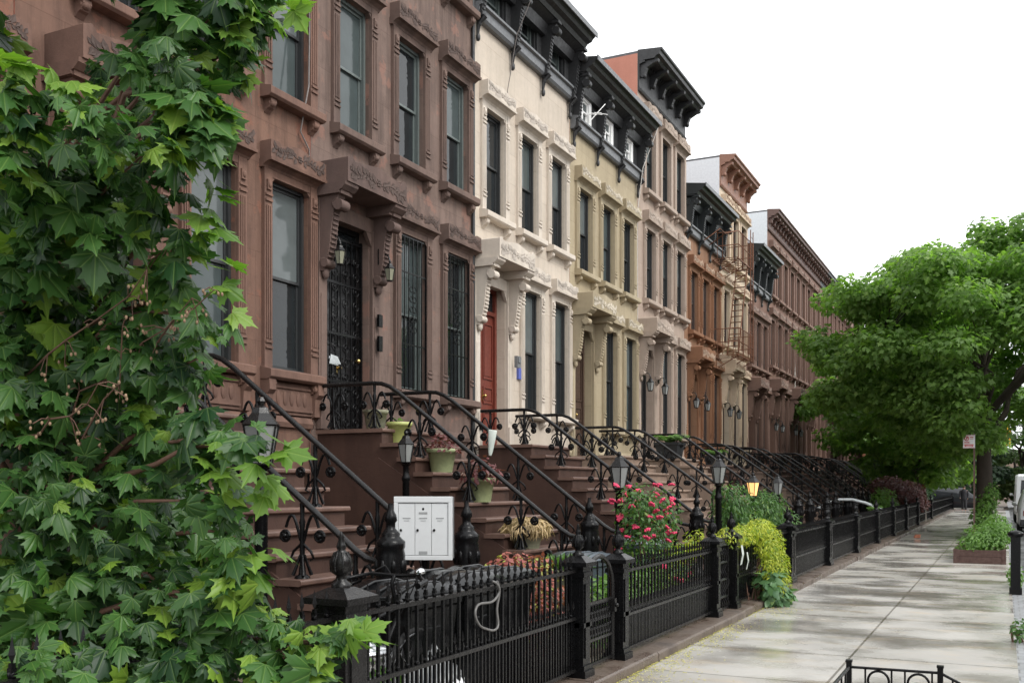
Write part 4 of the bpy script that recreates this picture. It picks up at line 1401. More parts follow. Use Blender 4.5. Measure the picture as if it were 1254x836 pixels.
# --- the big maple at the left, close by: crown laid out in depth clump by clump
rs = np.random.RandomState(21)
CL = [  # px, py, rx, ry (pixels of the photograph at that depth), depth
    (255, 25, 85, 60, 3.7), (205, 88, 68, 55, 3.6), (290, 55, 42, 58, 3.7), (322, 8, 34, 34, 3.7), (190, 22, 38, 34, 3.8), (238, 128, 52, 42, 3.6), (160, 70, 24, 24, 3.7),
    (28, 128, 62, 42, 3.4), (105, 150, 58, 50, 3.3), (20, 200, 60, 58, 3.4), (175, 190, 66, 58, 3.5), (228, 172, 48, 38, 3.6), (90, 215, 80, 60, 3.7),
    (95, 270, 100, 66, 3.7), (198, 252, 42, 52, 3.7), (20, 300, 60, 76, 3.8), (150, 335, 78, 62, 4.0), (222, 330, 40, 46, 3.8), (252, 388, 40, 34, 3.8),
    (55, 395, 90, 76, 4.1), (165, 425, 82, 70, 4.0), (240, 440, 36, 46, 3.9), (20, 480, 74, 76, 3.9), (120, 520, 96, 76, 4.2), (212, 530, 70, 68, 4.0), (262, 532, 42, 42, 3.8), (310, 540, 26, 24, 3.7),
    (50, 600, 86, 84, 3.9), (165, 620, 90, 74, 4.0), (250, 612, 56, 54, 3.8), (283, 650, 44, 40, 3.8), (295, 700, 38, 32, 3.8), (40, 715, 100, 84, 4.0), (175, 720, 96, 76, 4.0), (265, 735, 66, 56, 3.9),
    (330, 772, 56, 40, 3.9), (392, 785, 44, 30, 3.9), (432, 775, 22, 20, 3.9), (60, 815, 100, 60, 3.8), (190, 812, 110, 56, 3.9), (305, 820, 70, 38, 3.9), (375, 815, 36, 26, 3.9),
]
tree = empty('maple_tree', (-3.9, 2.95, 0))
tag(tree, 'big leafy maple close by, hanging down to the fence and covering the left house', 'tree')
T0 = Vector(tree.location)
clusters = []
for px, py, rx, ry, d in CL:
    c = spot(px, py, d) - T0
    clusters.append((np.array(c), (rx / FPX * d * .92, rx / FPX * d * .75, ry / FPX * d * .92)))
# crown also carries on out of the picture to the left and above
for k in range(26):
    px, py = rs.uniform(-520, -20), rs.uniform(-380, 700)
    clusters.append((np.array(spot(px, py, rs.uniform(3.4, 4.6)) - T0), (.3, .3, .24)))
for k in range(12):
    clusters.append((np.array(spot(rs.uniform(0, 250), rs.uniform(-420, -60), rs.uniform(3.5, 4.2)) - T0), (.28, .28, .2)))
# deeper layer behind, so the heart of the crown is dense
for px, py, rx, ry in ((60, 250, 70, 90), (130, 560, 110, 90), (90, 680, 110, 90), (210, 640, 70, 70), (60, 450, 80, 90), (160, 780, 120, 60), (180, 130, 50, 60), (90, 330, 70, 60)):
    c = spot(px, py, 4.75) - T0
    clusters.append((np.array(c), (rx / FPX * 4.75, .35, ry / FPX * 4.75)))
nl = 10200
P, dd, idx = blob_points(rs, clusters, nl, .42)
outw = np.array([.72, -.35, 0.0])
nr = outw * .55 + np.array([0, 0, .62]) + dd * .35 + rs.normal(size=(nl, 3)) * .45
tip = np.array([.35, -.1, -.75]) + dd * .45 + rs.normal(size=(nl, 3)) * .35
csz = rs.uniform(.72, 1.2, len(clusters))
sz = .090 * rs.uniform(.5, 1.5, nl) * csz[idx]
leaf_cloud('crown', M['leaf_front'], P, nr, tip, sz, MAPLE, tree, .22, .26)
# fresh sprigs at the right edge
sp = []
for px, py, d in ((262, 150, 3.6), (258, 195, 3.6), (268, 240, 3.7), (262, 275, 3.7), (290, 20, 3.6), (330, 550, 3.6), (325, 600, 3.7), (322, 690, 3.8), (262, 560, 3.7), (440, 770, 3.85), (15, 92, 3.3), (70, 95, 3.3), (345, 28, 3.6), (268, 340, 3.75)):
    for k in range(5):
        sp.append(np.array(spot(px + rs.uniform(-18, 18), py + rs.uniform(-20, 20), d) - T0))
sp = np.array(sp); ns = len(sp)
leaf_cloud('fresh_leaves', leafmat('fresh_maple_leaf', (.08, .17, .028), (.14, .25, .04), None, .40, .45, .08, True, .3), sp, np.array([.3, -.2, .7]) + rs.normal(size=(ns, 3)) * .35, np.array([.6, .1, -.3]) + rs.normal(size=(ns, 3)) * .4, .10 * rs.uniform(.6, 1.2, ns), MAPLE, tree, .2, .2)
mb = MB(); rnd = random.Random(4)
mb.tube([(0, 0, -.1), (0, 0, .2), (.04, .03, .9), (.02, -.03, 1.5), (-.05, .05, 2.3), (.0, .02, 3.4)], [.15, .12, .10, .085, .065, .04], 10)
for c, r_ in clusters[:len(CL)]:
    z0 = min(2.6, max(.5, c[2] - .5))
    mb.tube(branch_path((0, 0, z0), c, rnd, .22, 5, .08), [.022, .018, .014, .011, .008, .004], 5)
mb.build('trunk', M['twig'], tree)
# bare twigs with dry seed keys in the open middle of the crown
tw = MB(); sd = MB()
for a, b, d in (((60, 560), (235, 365), 3.55), ((150, 480), (262, 355), 3.5), ((20, 470), (180, 330), 3.5), ((80, 620), (150, 400), 3.55), ((130, 430), (215, 290), 3.6), ((0, 545), (120, 470), 3.4)):
    p = branch_path(spot(a[0], a[1], d + .5) - T0, spot(b[0], b[1], d + .12) - T0, rnd, .2, 6)
    tw.tube(p, [.006, .005, .0045, .004, .003, .003, .002], 5)
    for q in p[2:]:
        for k in range(2):
            e = q + Vector((rnd.uniform(-.07, .07), rnd.uniform(-.07, .07), rnd.uniform(-.10, .03)))
            tw.tube([q, q.lerp(e, .5) + Vector((0, 0, .01)), e], .0022, 4)
            for s_ in range(2):
                c = e + Vector((rnd.uniform(-.015, .015), rnd.uniform(-.015, .015), rnd.uniform(-.02, .01)))
                sd.ball(c, (.0055, .0055, .008), 0, 6, 4)
tw.add(sd.v, sd.f, 1, True); tw.build('bare_twigs', [M['twig'], M['seed']], tree)

# --- trees along the street
street_tree(-.62, 38.0, 0, 'broad leafy street tree behind the parking sign, its crown reaching over the houses', 10.2, 6.3, 3.0, 215, 82000, .18, M['leaf_street'], 35, .26, 1.0, lean=(.3, 0), clump=(.55, 1.05), keep=lambda p: not (p[0] > -.2 and p[2] < 4.5))
street_tree(-3.5, 49.5, 0, 'second street tree with pale grey trunk beside the fence', 9.8, 4.6, 2.7, 100, 30000, .22, M['leaf_street'], 8, .28, 1.0, keep=lambda p: p[0] < 2.4 or p[2] > 6.0, lean=(-.2, 0), bark='bark_pale')
street_tree(-6.2, 74, 0, 'dark dense tree at the end of the brown terrace', 8.6, 3.4, 2.3, 60, 14000, .26, M['leaf_dark'], 14, .2)
street_tree(-4.6, 63, 0, 'dark leaved tree past the pale trunk, over the farthest fence', 9.5, 4, 1.6, 80, 18000, .28, M['leaf_street'], 17, .24)
street_tree(1.6, 98, -.1, 'pale green tree beyond the crossing, behind the traffic light', 11, 4.5, .9, 80, 15000, .34, M['leaf_far'], 23, .28)
street_tree(7.5, 90, -.1, 'pale green tree across the street, at the right edge of the photo', 13.5, 6, 2.2, 80, 14000, .34, M['leaf_far'], 29, .28)
street_tree(-3.0, 89, 0, 'low dark tree on the far corner, behind the person', 8, 3.0, .6, 50, 9000, .3, M['leaf_dark'], 41, .2)
street_tree(-7, 104, 0, 'far bushy tree closing the street behind the brick corner building', 11, 6, 1.8, 80, 14000, .36, M['leaf_mid'], 37, .28)

# ------------------------------------------------------------------ front yard planting
def ell(*a):
    return [(np.array(p), r) for p, r in a]

# roses
ro = shrub('rose_bush', (-3.85, 11.35, 0), ell(((0, 0, 1.05), (.36, .42, .62)), ((.1, .25, 1.35), (.3, .32, .35)), ((0, -.25, 1.5), (.26, .28, .26)), ((.2, .3, .6), (.3, .4, .5))), 3000, .055, M['leaf_mid'], 'tall bush with pink red roses behind the dense fence', 'rose bush', OVAL, 3, stems=9)
rb = MB()
for k in range(9):
    t = k * 2.4; r_ = .009 + .0036 * k
    rb.ball((r_ * math.cos(t), r_ * math.sin(t), .010 - .001 * k), (.017, .017, .014), 0, 6, 4)
bloom0 = None
rnd = random.Random(8)
pos = []
for k in range(46):
    t = rnd.uniform(0, 6.28); u = rnd.uniform(-.1, 1)
    pos.append((.40 * math.cos(t) * rnd.uniform(.6, 1), .44 * math.sin(t) * rnd.uniform(.5, 1) - .05, 1.02 + .72 * u))
pos += [(.42, -.1, .62), (.44, .05, .58), (.4, .55, .62), (.36, -.35, .78)]
for p in pos:
    if bloom0 is None:
        bloom0 = rb.build('rose_bloom', M['rose'], ro, 0, p)
    else:
        b = bloom0.copy(); col.objects.link(b); b.parent = ro; b.location = p
    (bloom0 if p == pos[0] else b).rotation_euler = (rnd.uniform(-.8, .8), rnd.uniform(-.8, .8), rnd.uniform(0, 6))

shrub('weeping_shrub', (-3.75, 15.3, 0), ell(((0, .1, 1.2), (.38, .55, .55)), ((.1, .45, .9), (.36, .5, .55)), ((0, -.15, 1.5), (.3, .36, .3)), ((.15, .1, .6), (.35, .6, .5))), 4200, .085, M['leaf_mid'], 'weeping green shrub with hanging leaves, behind the golden creeper', shape=POINTY, seed=5, tipdown=1.2, group='shrubs in the front yards')
shrub('weeping_shrub', (-3.95, 18.6, 0), ell(((0, .1, 1.15), (.42, .75, .52)), ((.2, .7, .85), (.36, .6, .45)), ((0, -.3, 1.3), (.32, .45, .36)), ((.15, .2, .6), (.35, .7, .5))), 4200, .09, M['leaf_mid'], 'rounded green shrub just past the lit lamp post', shape=POINTY, seed=6, tipdown=.9, group='shrubs in the front yards')
g = shrub('golden_creeper', (-3.15, 14.05, 0), ell(((-.12, -.45, 1.02), (.22, .95, .15)), ((-.05, .55, 1.08), (.22, .62, .16)), ((.12, .5, .86), (.2, .52, .26)), ((.2, .45, .55), (.2, .52, .32)), ((.22, .5, .28), (.2, .46, .26))), 6800, .058, M['leaf_gold'], 'golden yellow creeper spilling over the fence towards the pavement', 'creeper', POINTY, 12, tipdown=.6, stems=8)
shrub('hosta_clump', (-2.99, 14.35, 0.0), ell(((.02, 0, .32), (.20, .42, .26)), ((.05, .12, .14), (.24, .42, .14))), 420, .16, leafmat('blue_green_hosta_leaf', (.055, .13, .055), (.10, .20, .08), (.20, .30, .10), .25, .45), 'clump of broad blue green leaves under the golden creeper', 'plant', OVAL, 9, up=.5, stems=4)
shrub('coleus_plant', (-3.95, 8.15, 0), ell(((0, -.15, .92), (.22, .5, .2)), ((0, .25, .85), (.22, .4, .22)), ((.1, .35, .5), (.2, .35, .4)), ((.1, -.2, .55), (.2, .4, .35))), 2200, .06, M['leaf_coral'], 'coral red leaved bed plant behind the open fence, next to the bins', 'plant', OVAL, 13, stems=8)
shrub('yellow_shoots', (-3.65, 12.15, 0), ell(((0, 0, .85), (.16, .5, .2)), ((0, .7, .95), (.16, .35, .2)), ((0, -.5, .7), (.2, .4, .3))), 600, .075, M['leaf_gold'], 'pale yellow green shoots by the wavy gate', 'plant', POINTY, 14, stems=5)
shrub('leafy_weed', (-3.6, 4.95, 0), ell(((0, 0, .62), (.16, .26, .2)), ((0, .3, .5), (.16, .2, .2))), 140, .12, M['leaf_bright'], 'bright green weed behind the fence next to the leaning bicycle', 'plant', OVAL, 15, stems=4)
shrub('hedge_plant', (-3.7, 10.0, 0), ell(((0, -.6, .45), (.25, .6, .35)), ((0, .3, .5), (.25, .7, .35)), ((0, .9, .5), (.2, .4, .3))), 1800, .07, M['leaf_bright'], 'low bright green planting seen through the dense fence', 'plant', OVAL, 16, stems=6)
shrub('purple_maple', (-4.0, 45.0, 0), ell(((0, 0, 1.5), (1.1, 2.2, .5)), ((.3, 1.2, 1.1), (.8, 2.0, .6)), ((-.3, -1, 1.7), (.8, 1.2, .45)), ((.4, 2.4, .9), (.7, 1.4, .5))), 6500, .11, M['leaf_plum'], 'low weeping maple with dark purple leaves behind the fence', 'tree', LOBED, 17, stems=10, tipdown=.9, stem_mat='bark')
shrub('garden_shrub', (-4.1, 40.3, 0), ell(((0, 0, 1.1), (.5, .8, .6)), ((.1, .6, .8), (.5, .6, .5))), 1800, .10, M['leaf_bright'], 'fresh green shrub in front of the purple maple', 'shrub', OVAL, 18, group='shrubs in the front yards')
shrub('dark_evergreen', (-5.2, 52.5, 0), ell(((0, 0, 2.2), (1.2, 1.6, 1.1)), ((0, 0, 3.1), (.8, 1.0, .7)), ((0, 0, 1.0), (1.3, 1.8, .9))), 7000, .13, M['leaf_dark'], 'dark rounded evergreen behind the purple maple', 'shrub', POINTY, 19, group='shrubs in the front yards')
shrub('fence_plant', (-3.6, 33.0, 0), ell(((0, 0, .95), (.2, .4, .2)), ((0, .2, .6), (.2, .4, .3))), 300, .10, M['leaf_bright'], 'small bright plant topping the fence under the pale arched rail', 'plant', OVAL, 20, stems=4)
shrub('garden_shrub', (-3.9, 56.0, 0), ell(((0, 0, .8), (.5, 3.2, .6)), ((0, 2.5, 1.0), (.5, 2.0, .8))), 3000, .13, M['leaf_dark'], 'long dark clipped planting along the farthest fence', 'shrub', OVAL, 22, group='shrubs in the front yards')

# ------------------------------------------------------------------ pots on the plum house's steps
def pot_mesh(r0, r1, h, square=False):
    mb = MB()
    n = 4 if square else 16
    rot = math.pi / 4 if square else 0
    k = 1.414 if square else 1
    mb.lathe([(r0 * k, 0), (r0 * k * 1.02, .01), (r1 * k * .97, h * .82), (r1 * k * 1.06, h * .83), (r1 * k * 1.09, h), (r1 * k * .98, h), (r1 * k * .95, h * .9), (0.01, h * .88)], (0, 0, 0), n, 0, not square, rot)
    return mb

def potted(x, y, z, r0, r1, h, mat, label, plant=None, square=False, cat='plant pot', group=None):
    o = empty('plant_pot', (x, y, z)); tag(o, label, cat, group)
    pot_mesh(r0, r1, h, square).build('pot', M[mat], o)
    if plant:
        kind, mt, size, n, spread, tall, sd_ = plant
        rs_ = np.random.RandomState(sd_)
        d = rs_.normal(size=(n, 3)); d /= np.linalg.norm(d, axis=1)[:, None]; d[:, 2] = np.abs(d[:, 2])
        r = rs_.uniform(0, 1, n) ** .4
        P = np.array([0, 0, h * .9]) + d * np.array([spread, spread, tall]) * r[:, None]
        if kind == 'fern':      # arching fronds of small leaflets
            fr = MB(); pts = []; tips = []; nn = []
            for k in range(n):
                t = rs_.uniform(0, 6.28); e = rs_.uniform(.5, 1.0)
                for q in np.linspace(.1, 1, 14):
                    c = np.array([math.cos(t) * spread * q * e, math.sin(t) * spread * q * e, h * .9 + tall * (1.9 * q - 1.35 * q * q) * e])
                    for s in (-1, 1):
                        pts.append(c); tips.append([-math.sin(t) * s + .5 * math.cos(t), math.cos(t) * s + .5 * math.sin(t), -.2]); nn.append([math.cos(t) * .4, math.sin(t) * .4, 1])
            leaf_cloud('fronds', M[mt], pts, np.array(nn) + rs_.normal(size=(len(nn), 3)) * .15, tips, np.full(len(pts), size), POINTY, o, .1)
        elif kind == 'grass':
            base = np.array([0, 0, h * .85]) + np.column_stack([rs_.normal(size=n) * r0 * .5, rs_.normal(size=n) * r0 * .5, np.zeros(n)])
            leaf_cloud('blades', M[mt], base, np.column_stack([rs_.normal(size=n), rs_.normal(size=n), np.full(n, .3)]), d * np.array([spread, spread, tall]) + np.array([0, 0, tall * .6]), size * rs_.uniform(.6, 1.1, n), BLADE * np.array([2.2, 1]), o, .1, .35)
        elif kind == 'mop':
            leaf_cloud('blades', M[mt], P, d + rs_.normal(size=(n, 3)) * .3, d * np.array([.8, .8, .1]) + np.array([0, 0, -.75]) + rs_.normal(size=(n, 3)) * .25, size * rs_.uniform(.6, 1.1, n), BLADE * np.array([2.6, 1]), o, .1, .5)
        else:
            leaf_cloud('foliage', M[mt], P, d * .6 + np.array([0, 0, .6]) + rs_.normal(size=(n, 3)) * .4, d * .7 + np.array([0, 0, -.3]) + rs_.normal(size=(n, 3)) * .4, size * rs_.uniform(.6, 1.2, n), POINTY if kind == 'pointy' else OVAL, o)
    return o

zl = 2.53
def stepz(x):      # height of the plum stoop at distance x from its facade
    if x <= 1.3: return zl
    k = min(12, math.ceil((x - 1.3) / .28 - 1e-6))
    return zl * (1 - k / 12)
PG = 'pots on the steps of the plum house'
def on_step(px, yy):
    X = -yy / (-yat(px, 1.0)) if False else yy / yat(px, 1.0)
    return X, stepz(X - XW)
for px, r0, r1, h, mat, lab, plant in (
        (460, .13, .18, .30, 'pot_moss', 'mossy green urn on the landing beside the black screen door', None),
        (489, .14, .18, .32, 'pot_lime', 'lime green pot on the top step, next below the mossy urn', ('leaf', 'leaf_bright', .05, 20, .1, .12, 2)),
        (541, .15, .21, .34, 'pot_green', 'sage green pot with dark red leaves halfway up the steps', ('leaf', 'leaf_red', .085, 170, .27, .30, 3)),
        (588, .15, .205, .34, 'pot_green', 'larger sage green pot with red and green leaves, lower on the steps', ('leaf', 'leaf_red', .09, 190, .30, .36, 4))):
    X, z = on_step(px, 12.42)
    potted(X, 12.42, z, r0, r1, h, mat, lab, plant, group=PG)
X, z = on_step(645, 12.42)
potted(X, 12.42, z, .17, .23, .27, 'pot_moss', 'mossy pot of drooping dry straw grass near the foot of the steps', ('mop', 'straw', .15, 1100, .36, .20, 5), group=PG)
ped = MB(); ped.box(-.2, .2, -.2, .2, 0, .5); ped.box(-.23, .23, -.23, .23, .5, .56)
o = ped.build('stone_pedestal', M['stoop_tan'], None, .01, (-4.15, 9.62, 0)); tag(o, 'low stone pedestal carrying the pot of green grass', 'pedestal')
potted(-4.15, 9.62, .56, .13, .19, .27, 'pot_moss', 'rounded clay pot of bright green grass behind the arched gate', ('grass', 'leaf_bright', .22, 420, .14, .16, 6))
potted(-8.35, 26.85, 2.47, .26, .33, .44, 'pot_black', 'large square black planter of ferns on the landing of the pinkish beige house', ('fern', 'leaf_bright', .09, 60, .55, .42, 7), True)
potted(-8.4, 31.75, 2.38, .2, .26, .3, 'pot_black', 'smaller black planter of ferns on the landing of the orange brown house', ('fern', 'leaf_bright', .09, 46, .5, .36, 8), True)
potted(-3.75, 16.4, 0, .16, .2, .9, 'stoop_brown' if False else 'wood_box', 'tall terracotta tub with red blooms behind the fence past the creeper', ('leaf', 'leaf_coral', .05, 130, .22, .2, 9))

# ------------------------------------------------------------------ mailbox
mbx = empty('mailbox', (-4.62, 7.93, 1.02), R(24)); mbx.location = (-4.79, 7.85, 1.02); mbx.scale = (1.08, 1, 1.17); tag(mbx, 'silver white three door mailbox on a pole before the brown stoops', 'mailbox')
# front looks along local -y
w, hh, dp = .50, .50, .22
b = MB(); b.box(-w / 2 + .004, w / 2 - .004, .02, dp, .004, hh - .004); b.build('case', M['mail_dark'], mbx, .004)
f = MB()
t = .035
f.box(-w / 2, w / 2, 0, .03, hh - t - .012, hh); f.box(-w / 2, w / 2, 0, .03, 0, t)
f.box(-w / 2, -w / 2 + t, 0, .03, t, hh - t - .012); f.box(w / 2 - t, w / 2, 0, .03, t, hh - t - .012)
f.build('front_frame', M['mail'], mbx, .003)
dw = (w - 2 * t - .012) / 3
for k in range(3):
    x0 = -w / 2 + t + .003 + k * (dw + .003)
    d = MB(); d.box(0, dw, .010, .026, t + .004, hh - t - .018)
    do = d.build('box_door', M['mail'], mbx, .003, (x0, 0, 0))
    l = MB(); l.lathe([(.011, 0), (.011, .008), (.007, .012)], (0, 0, 0), 10)
    lo = l.build('lock', M['iron_worn'], do, 0, (.022, .010, .235)); lo.rotation_euler = (R(90), 0, 0)
    s = MB(); s.box(dw * .27, dw * .75, .0075, .0098, .325, .334)
    s.box(dw * .34, dw * .66, .0078, .0098, .308, .312)
    if k == 1:
        q_ = MB(); q_.box(dw * .24, dw * .76, .0072, .0098, .362, .378); q_.build('name_strip', M['label_grey'], do)
        q_ = MB(); q_.box(dw * .24, dw * .76, .0072, .0098, .046, .070); q_.build('name_strip', M['label_grey'], do)
    s.build('name_strip', M['label_grey'], do)
    if k == 1:
        l = MB(); l.ball((0, 0, 0), (.01, .004, .011), 0, 8, 5); l.build('keyhole', M['iron'], do, 0, (dw / 2, .0095, .402))
p = MB(); p.tube([(0, .12, -1.0), (0, .12, .02)], .03, 8); p.build('pole', M['iron'], mbx)

# rolled pale paper stuck on the rail
rp = MB(); rp.lathe([(.018, 0), (.03, .04), (.05, .2), (.062, .34), (.055, .35), (.04, .22), (.02, .05)], (0, 0, 0), 8, 0, True, 0, .45)
o = rp.build('paper_cone', M['paper'], None, 0, (-6.3, 12.08, 2.12)); o.rotation_euler = (.05, .10, .5)
tag(o, 'pale folded paper cone stuck upright on the plum house rail', 'paper')

# ------------------------------------------------------------------ bins
def wheelie_bin(x, y, rz, label, body='bin', hgt=1.06):
    o = empty('wheelie_bin', (x, y, 0), rz); tag(o, label, 'rubbish bin', 'wheeled bins behind the fence')
    k = hgt / 1.06
    b = MB()
    vs = []
    for z, sx, sy in ((.06, .20, .19), (.12, .215, .20), (.88 * k, .27, .26), (.90 * k, .295, .285), (.97 * k, .30, .29)):
        vs.append([(-sx, -sy, z), (sx, -sy, z), (sx, sy, z), (-sx, sy, z)])
    for i in range(4):
        b.add(vs[i] + vs[i + 1], [(j, (j + 1) % 4, 4 + (j + 1) % 4, 4 + j) for j in range(4)])
    b.add(vs[0], [(3, 2, 1, 0)])
    for s in (-1, 1):
        b.box(-.12, .12, s * .245 - .008, s * .245 + .008, .3, .75)
    b.build('body', M[body], o, .012)
    l = MB()
    for i in range(8):
        a0, a1 = -.31 + i * .0775, -.31 + (i + 1) * .0775
        z0, z1 = [.975 * k + .075 * (1 - (a / .31) ** 2) for a in (a0, a1)]
        l.add([(a0, -.30, z0), (a1, -.30, z1), (a1, .30, z1), (a0, .30, z0), (a0, -.31, .972 * k), (a1, -.31, .972 * k), (a1, .31, .972 * k), (a0, .31, .972 * k)],
              [(0, 1, 2, 3), (0, 4, 5, 1), (3, 2, 6, 7)], 0, True)
    for s in (-.17, 0, .17):
        l.tube([(-.28, s, .985 * k + .02), (-.12, s, .975 * k + .073), (.12, s, .975 * k + .073), (.28, s, .985 * k + .02)], .012, 6)
    l.tube([(-.34, -.24, .95 * k), (-.36, -.24, .97 * k), (-.36, .24, .97 * k), (-.34, .24, .95 * k)], .016, 6)
    l.build('lid', M[body], o)
    for s in (-1, 1):
        w_ = MB(); w_.ring((0, 0, 0), .075, .03, 'y', 14, 6); w_.lathe([(.05, -.02), (.05, .02)], (0, 0, 0), 10)
        w_.build('wheel', M['rubber'], o, 0, (-.25, s * .22, .10))
    return o
wheelie_bin(-3.72, 5.85, R(85), 'black wheeled bin, first of three behind the open fence', hgt=1.05)
wheelie_bin(-3.70, 6.5, R(92), 'black wheeled bin in the middle of the three behind the open fence', hgt=1.08)
wheelie_bin(-3.74, 7.15, R(88), 'black wheeled bin nearest the arched gate, beside the coral plant', hgt=1.06)
wheelie_bin(-4.3, 10.55, R(80), 'slate wheeled bin between the rose bush and the steps', 'bin_blue', .95)
wheelie_bin(-4.45, 13.1, R(95), 'blue grey wheeled bin half hidden behind the roses and iron newels', 'bin_blue', 1.0)

# galvanised can with bright body, seen through the pickets
o = empty('metal_bin', (-3.68, 5.22, 0)); tag(o, 'shiny round metal can seen between the fence bars under the bicycle', 'rubbish bin')
b = MB(); b.lathe([(.18, 0), (.19, .03), (.20, .2), (.192, .21), (.205, .4), (.197, .41), (.215, .62), (.225, .63), (.225, .65)], (0, 0, 0), 20); b.build('can', M['chrome'], o)
b = MB(); b.lathe([(.232, .64), (.235, .66), (.2, .70), (.1, .74), (.02, .75)], (0, 0, 0), 20); b.tube([(-.06, 0, .74), (-.05, 0, .79), (.05, 0, .79), (.06, 0, .74)], .012, 6); b.build('lid', M['chrome'], o)

def plastic_bag(x, y, s, col_, label, seed):
    rs_ = np.random.RandomState(seed)
    m = MB(); n, k = 14, 9
    vs, fs = [], []
    for i in range(k + 1):
        ph = math.pi * (i / k - .5)
        for j in range(n):
            t = 2 * math.pi * j / n
            w_ = 1 + .13 * math.sin(t * 3 + seed + i) + .07 * rs_.normal()
            z = (.5 + .5 * math.sin(ph)) ** .8
            pinch = .25 if i == k else (.45 if i == k - 1 else 1)
            vs.append((s * .30 * math.cos(ph) ** .6 * w_ * math.cos(t) * (1 if i < k - 1 else 1) + (.03 * s * math.cos(t) * pinch), s * .30 * math.cos(ph) ** .6 * w_ * math.sin(t) + .03 * s * math.sin(t) * pinch, s * .62 * z))
    for i in range(k):
        for j in range(n):
            fs.append((i * n + j, i * n + (j + 1) % n, (i + 1) * n + (j + 1) % n, (i + 1) * n + j))
    m.add(vs, fs, 0, True)
    m.tube([(0, 0, s * .60), (.02, .01, s * .68), (.06, .03, s * .73)], [.03, .02, .04], 7)
    o = m.build('plastic_bag', col_, None, 0, (x, y, 0)); tag(o, label, 'bag')
plastic_bag(-3.48, 5.75, .85, paint('white_bag_plastic', (.55, .56, .57), .35), 'white plastic rubbish bag pressed against the fence in front of the bins', 3)
plastic_bag(-3.5, 4.75, .6, paint('blue_bag_plastic', (.06, .30, .60), .35), 'small blue plastic bag low behind the fence, under the bicycle', 5)
# ------------------------------------------------------------------ bicycle leaning on the fence
bk = empty('bicycle', (-3.50, 4.62, 0), R(90)); tag(bk, 'black bicycle leaning behind the fence, its handlebar and bright bell above the spears', 'bicycle')
bk.rotation_euler = (0, R(-4), R(90))
def wheel(x):
    w_ = MB(); w_.ring((0, 0, 0), .33, .022, 'y', 28, 6)
    t_ = w_.build('wheel', M['rubber'], bk, 0, (x, 0, .35))
    r_ = MB(); r_.ring((0, 0, 0), .305, .012, 'y', 28, 5)
    for k in range(14):
        a = k * math.pi / 7
        r_.tube([(0, .02 * (-1) ** k, 0), (.3 * math.cos(a), 0, .3 * math.sin(a))], .0025, 4)
    r_.lathe([(.025, -.04), (.03, 0), (.025, .04)], (0, 0, 0), 8)
    r_.build('rim', M['chrome'], t_)
wheel(0); wheel(1.04)
f = MB()
for a, c, r_ in (((0, 0, .35), (.42, 0, .32), .012), ((0, 0, .35), (.28, 0, .82), .011), ((.42, 0, .32), (.26, 0, .90), .016), ((.42, 0, .32), (.86, 0, .80), .018), ((.29, 0, .80), (.84, 0, .86), .016), ((.83, 0, .94), (.88, 0, .74), .020), ((.88, .035, .74), (1.04, .04, .35), .012), ((.88, -.035, .74), (1.04, -.04, .35), .012)):
    f.tube([a, c], r_, 7)
f.build('frame', M['iron'], bk)
f = MB(); f.prism_x([(-.07, 0), (.07, 0), (.02, .05), (-.02, .05)], -.13, .02); f.ball((.05, 0, .025), (.12, .03, .025)); f.build('saddle', M['rubber'], bk, 0, (.24, 0, .91))
f = MB(); f.tube([(.83, 0, .94), (.81, 0, 1.03), (.84, 0, 1.07)], .014, 7)
f.tube([(.66, -.30, 1.05), (.74, -.29, 1.06), (.84, -.18, 1.08), (.86, 0, 1.07), (.84, .18, 1.08), (.74, .29, 1.06), (.66, .30, 1.05)], .013, 7)
for s in (-1, 1):
    f.tube([(.64, s * .30, 1.05), (.75, s * .29, 1.06)], .019, 8); f.tube([(.82, s * .2, 1.06), (.80, s * .26, 1.03), (.72, s * .28, 1.02)], .006, 5)
    f.tube([(.82, s * .2, 1.07), (.95, s * .14, 1.12), (.98, s * .04, .95), (.88, 0, .8)], .004, 5)
f.build('handlebar', M['iron'], bk)
f = MB(); f.lathe([(.005, 0), (.034, .004), (.036, .018), (.026, .034), (.006, .04)], (0, 0, 0), 12); f.build('bell', M['chrome'], bk, 0, (.83, -.20, 1.09))
f = MB(); f.ring((.42, 0, .32), .09, .008, 'y', 16, 4); f.tube([(.42, -.06, .32), (.42, -.06, .15)], .01, 5); f.tube([(.42, .06, .32), (.42, .06, .49)], .01, 5); f.box(.36, .48, -.13, -.07, .13, .15); f.box(.36, .48, .07, .13, .48, .50); f.build('pedals', M['iron_worn'], bk)

# loop of hose on the fence
hs = MB()
pts = [(.03, 0, .98), (.05, .03, .96), (.05, .07, .90), (.04, -.02, .84), (.03, -.2, .84), (.035, -.26, .78), (.035, -.2, .70), (.04, -.10, .66), (.045, .0, .64), (.04, .07, .67), (.03, .07, .78), (.035, .1, .9), (.03, .06, .99)]
sm = []
for i in range(len(pts) - 1):
    a, b2 = Vector(pts[i]), Vector(pts[i + 1])
    pa, pb = Vector(pts[max(i - 1, 0)]), Vector(pts[min(i + 2, len(pts) - 1)])
    for k in range(4):
        t = k / 4
        sm.append(.5 * ((2 * a) + (b2 - pa) * t + (2 * pa - 5 * a + 4 * b2 - pb) * t * t + (-pa + 3 * a - 3 * b2 + pb) * t ** 3))
hs.tube(sm, .009, 6)
o = hs.build('hose_loop', paint('grey_hose', (.13, .125, .12), .45), None, 0, (FX, 6.15, .06)); tag(o, 'short grey hose looped over the fence rail in front of the bins', 'hose')

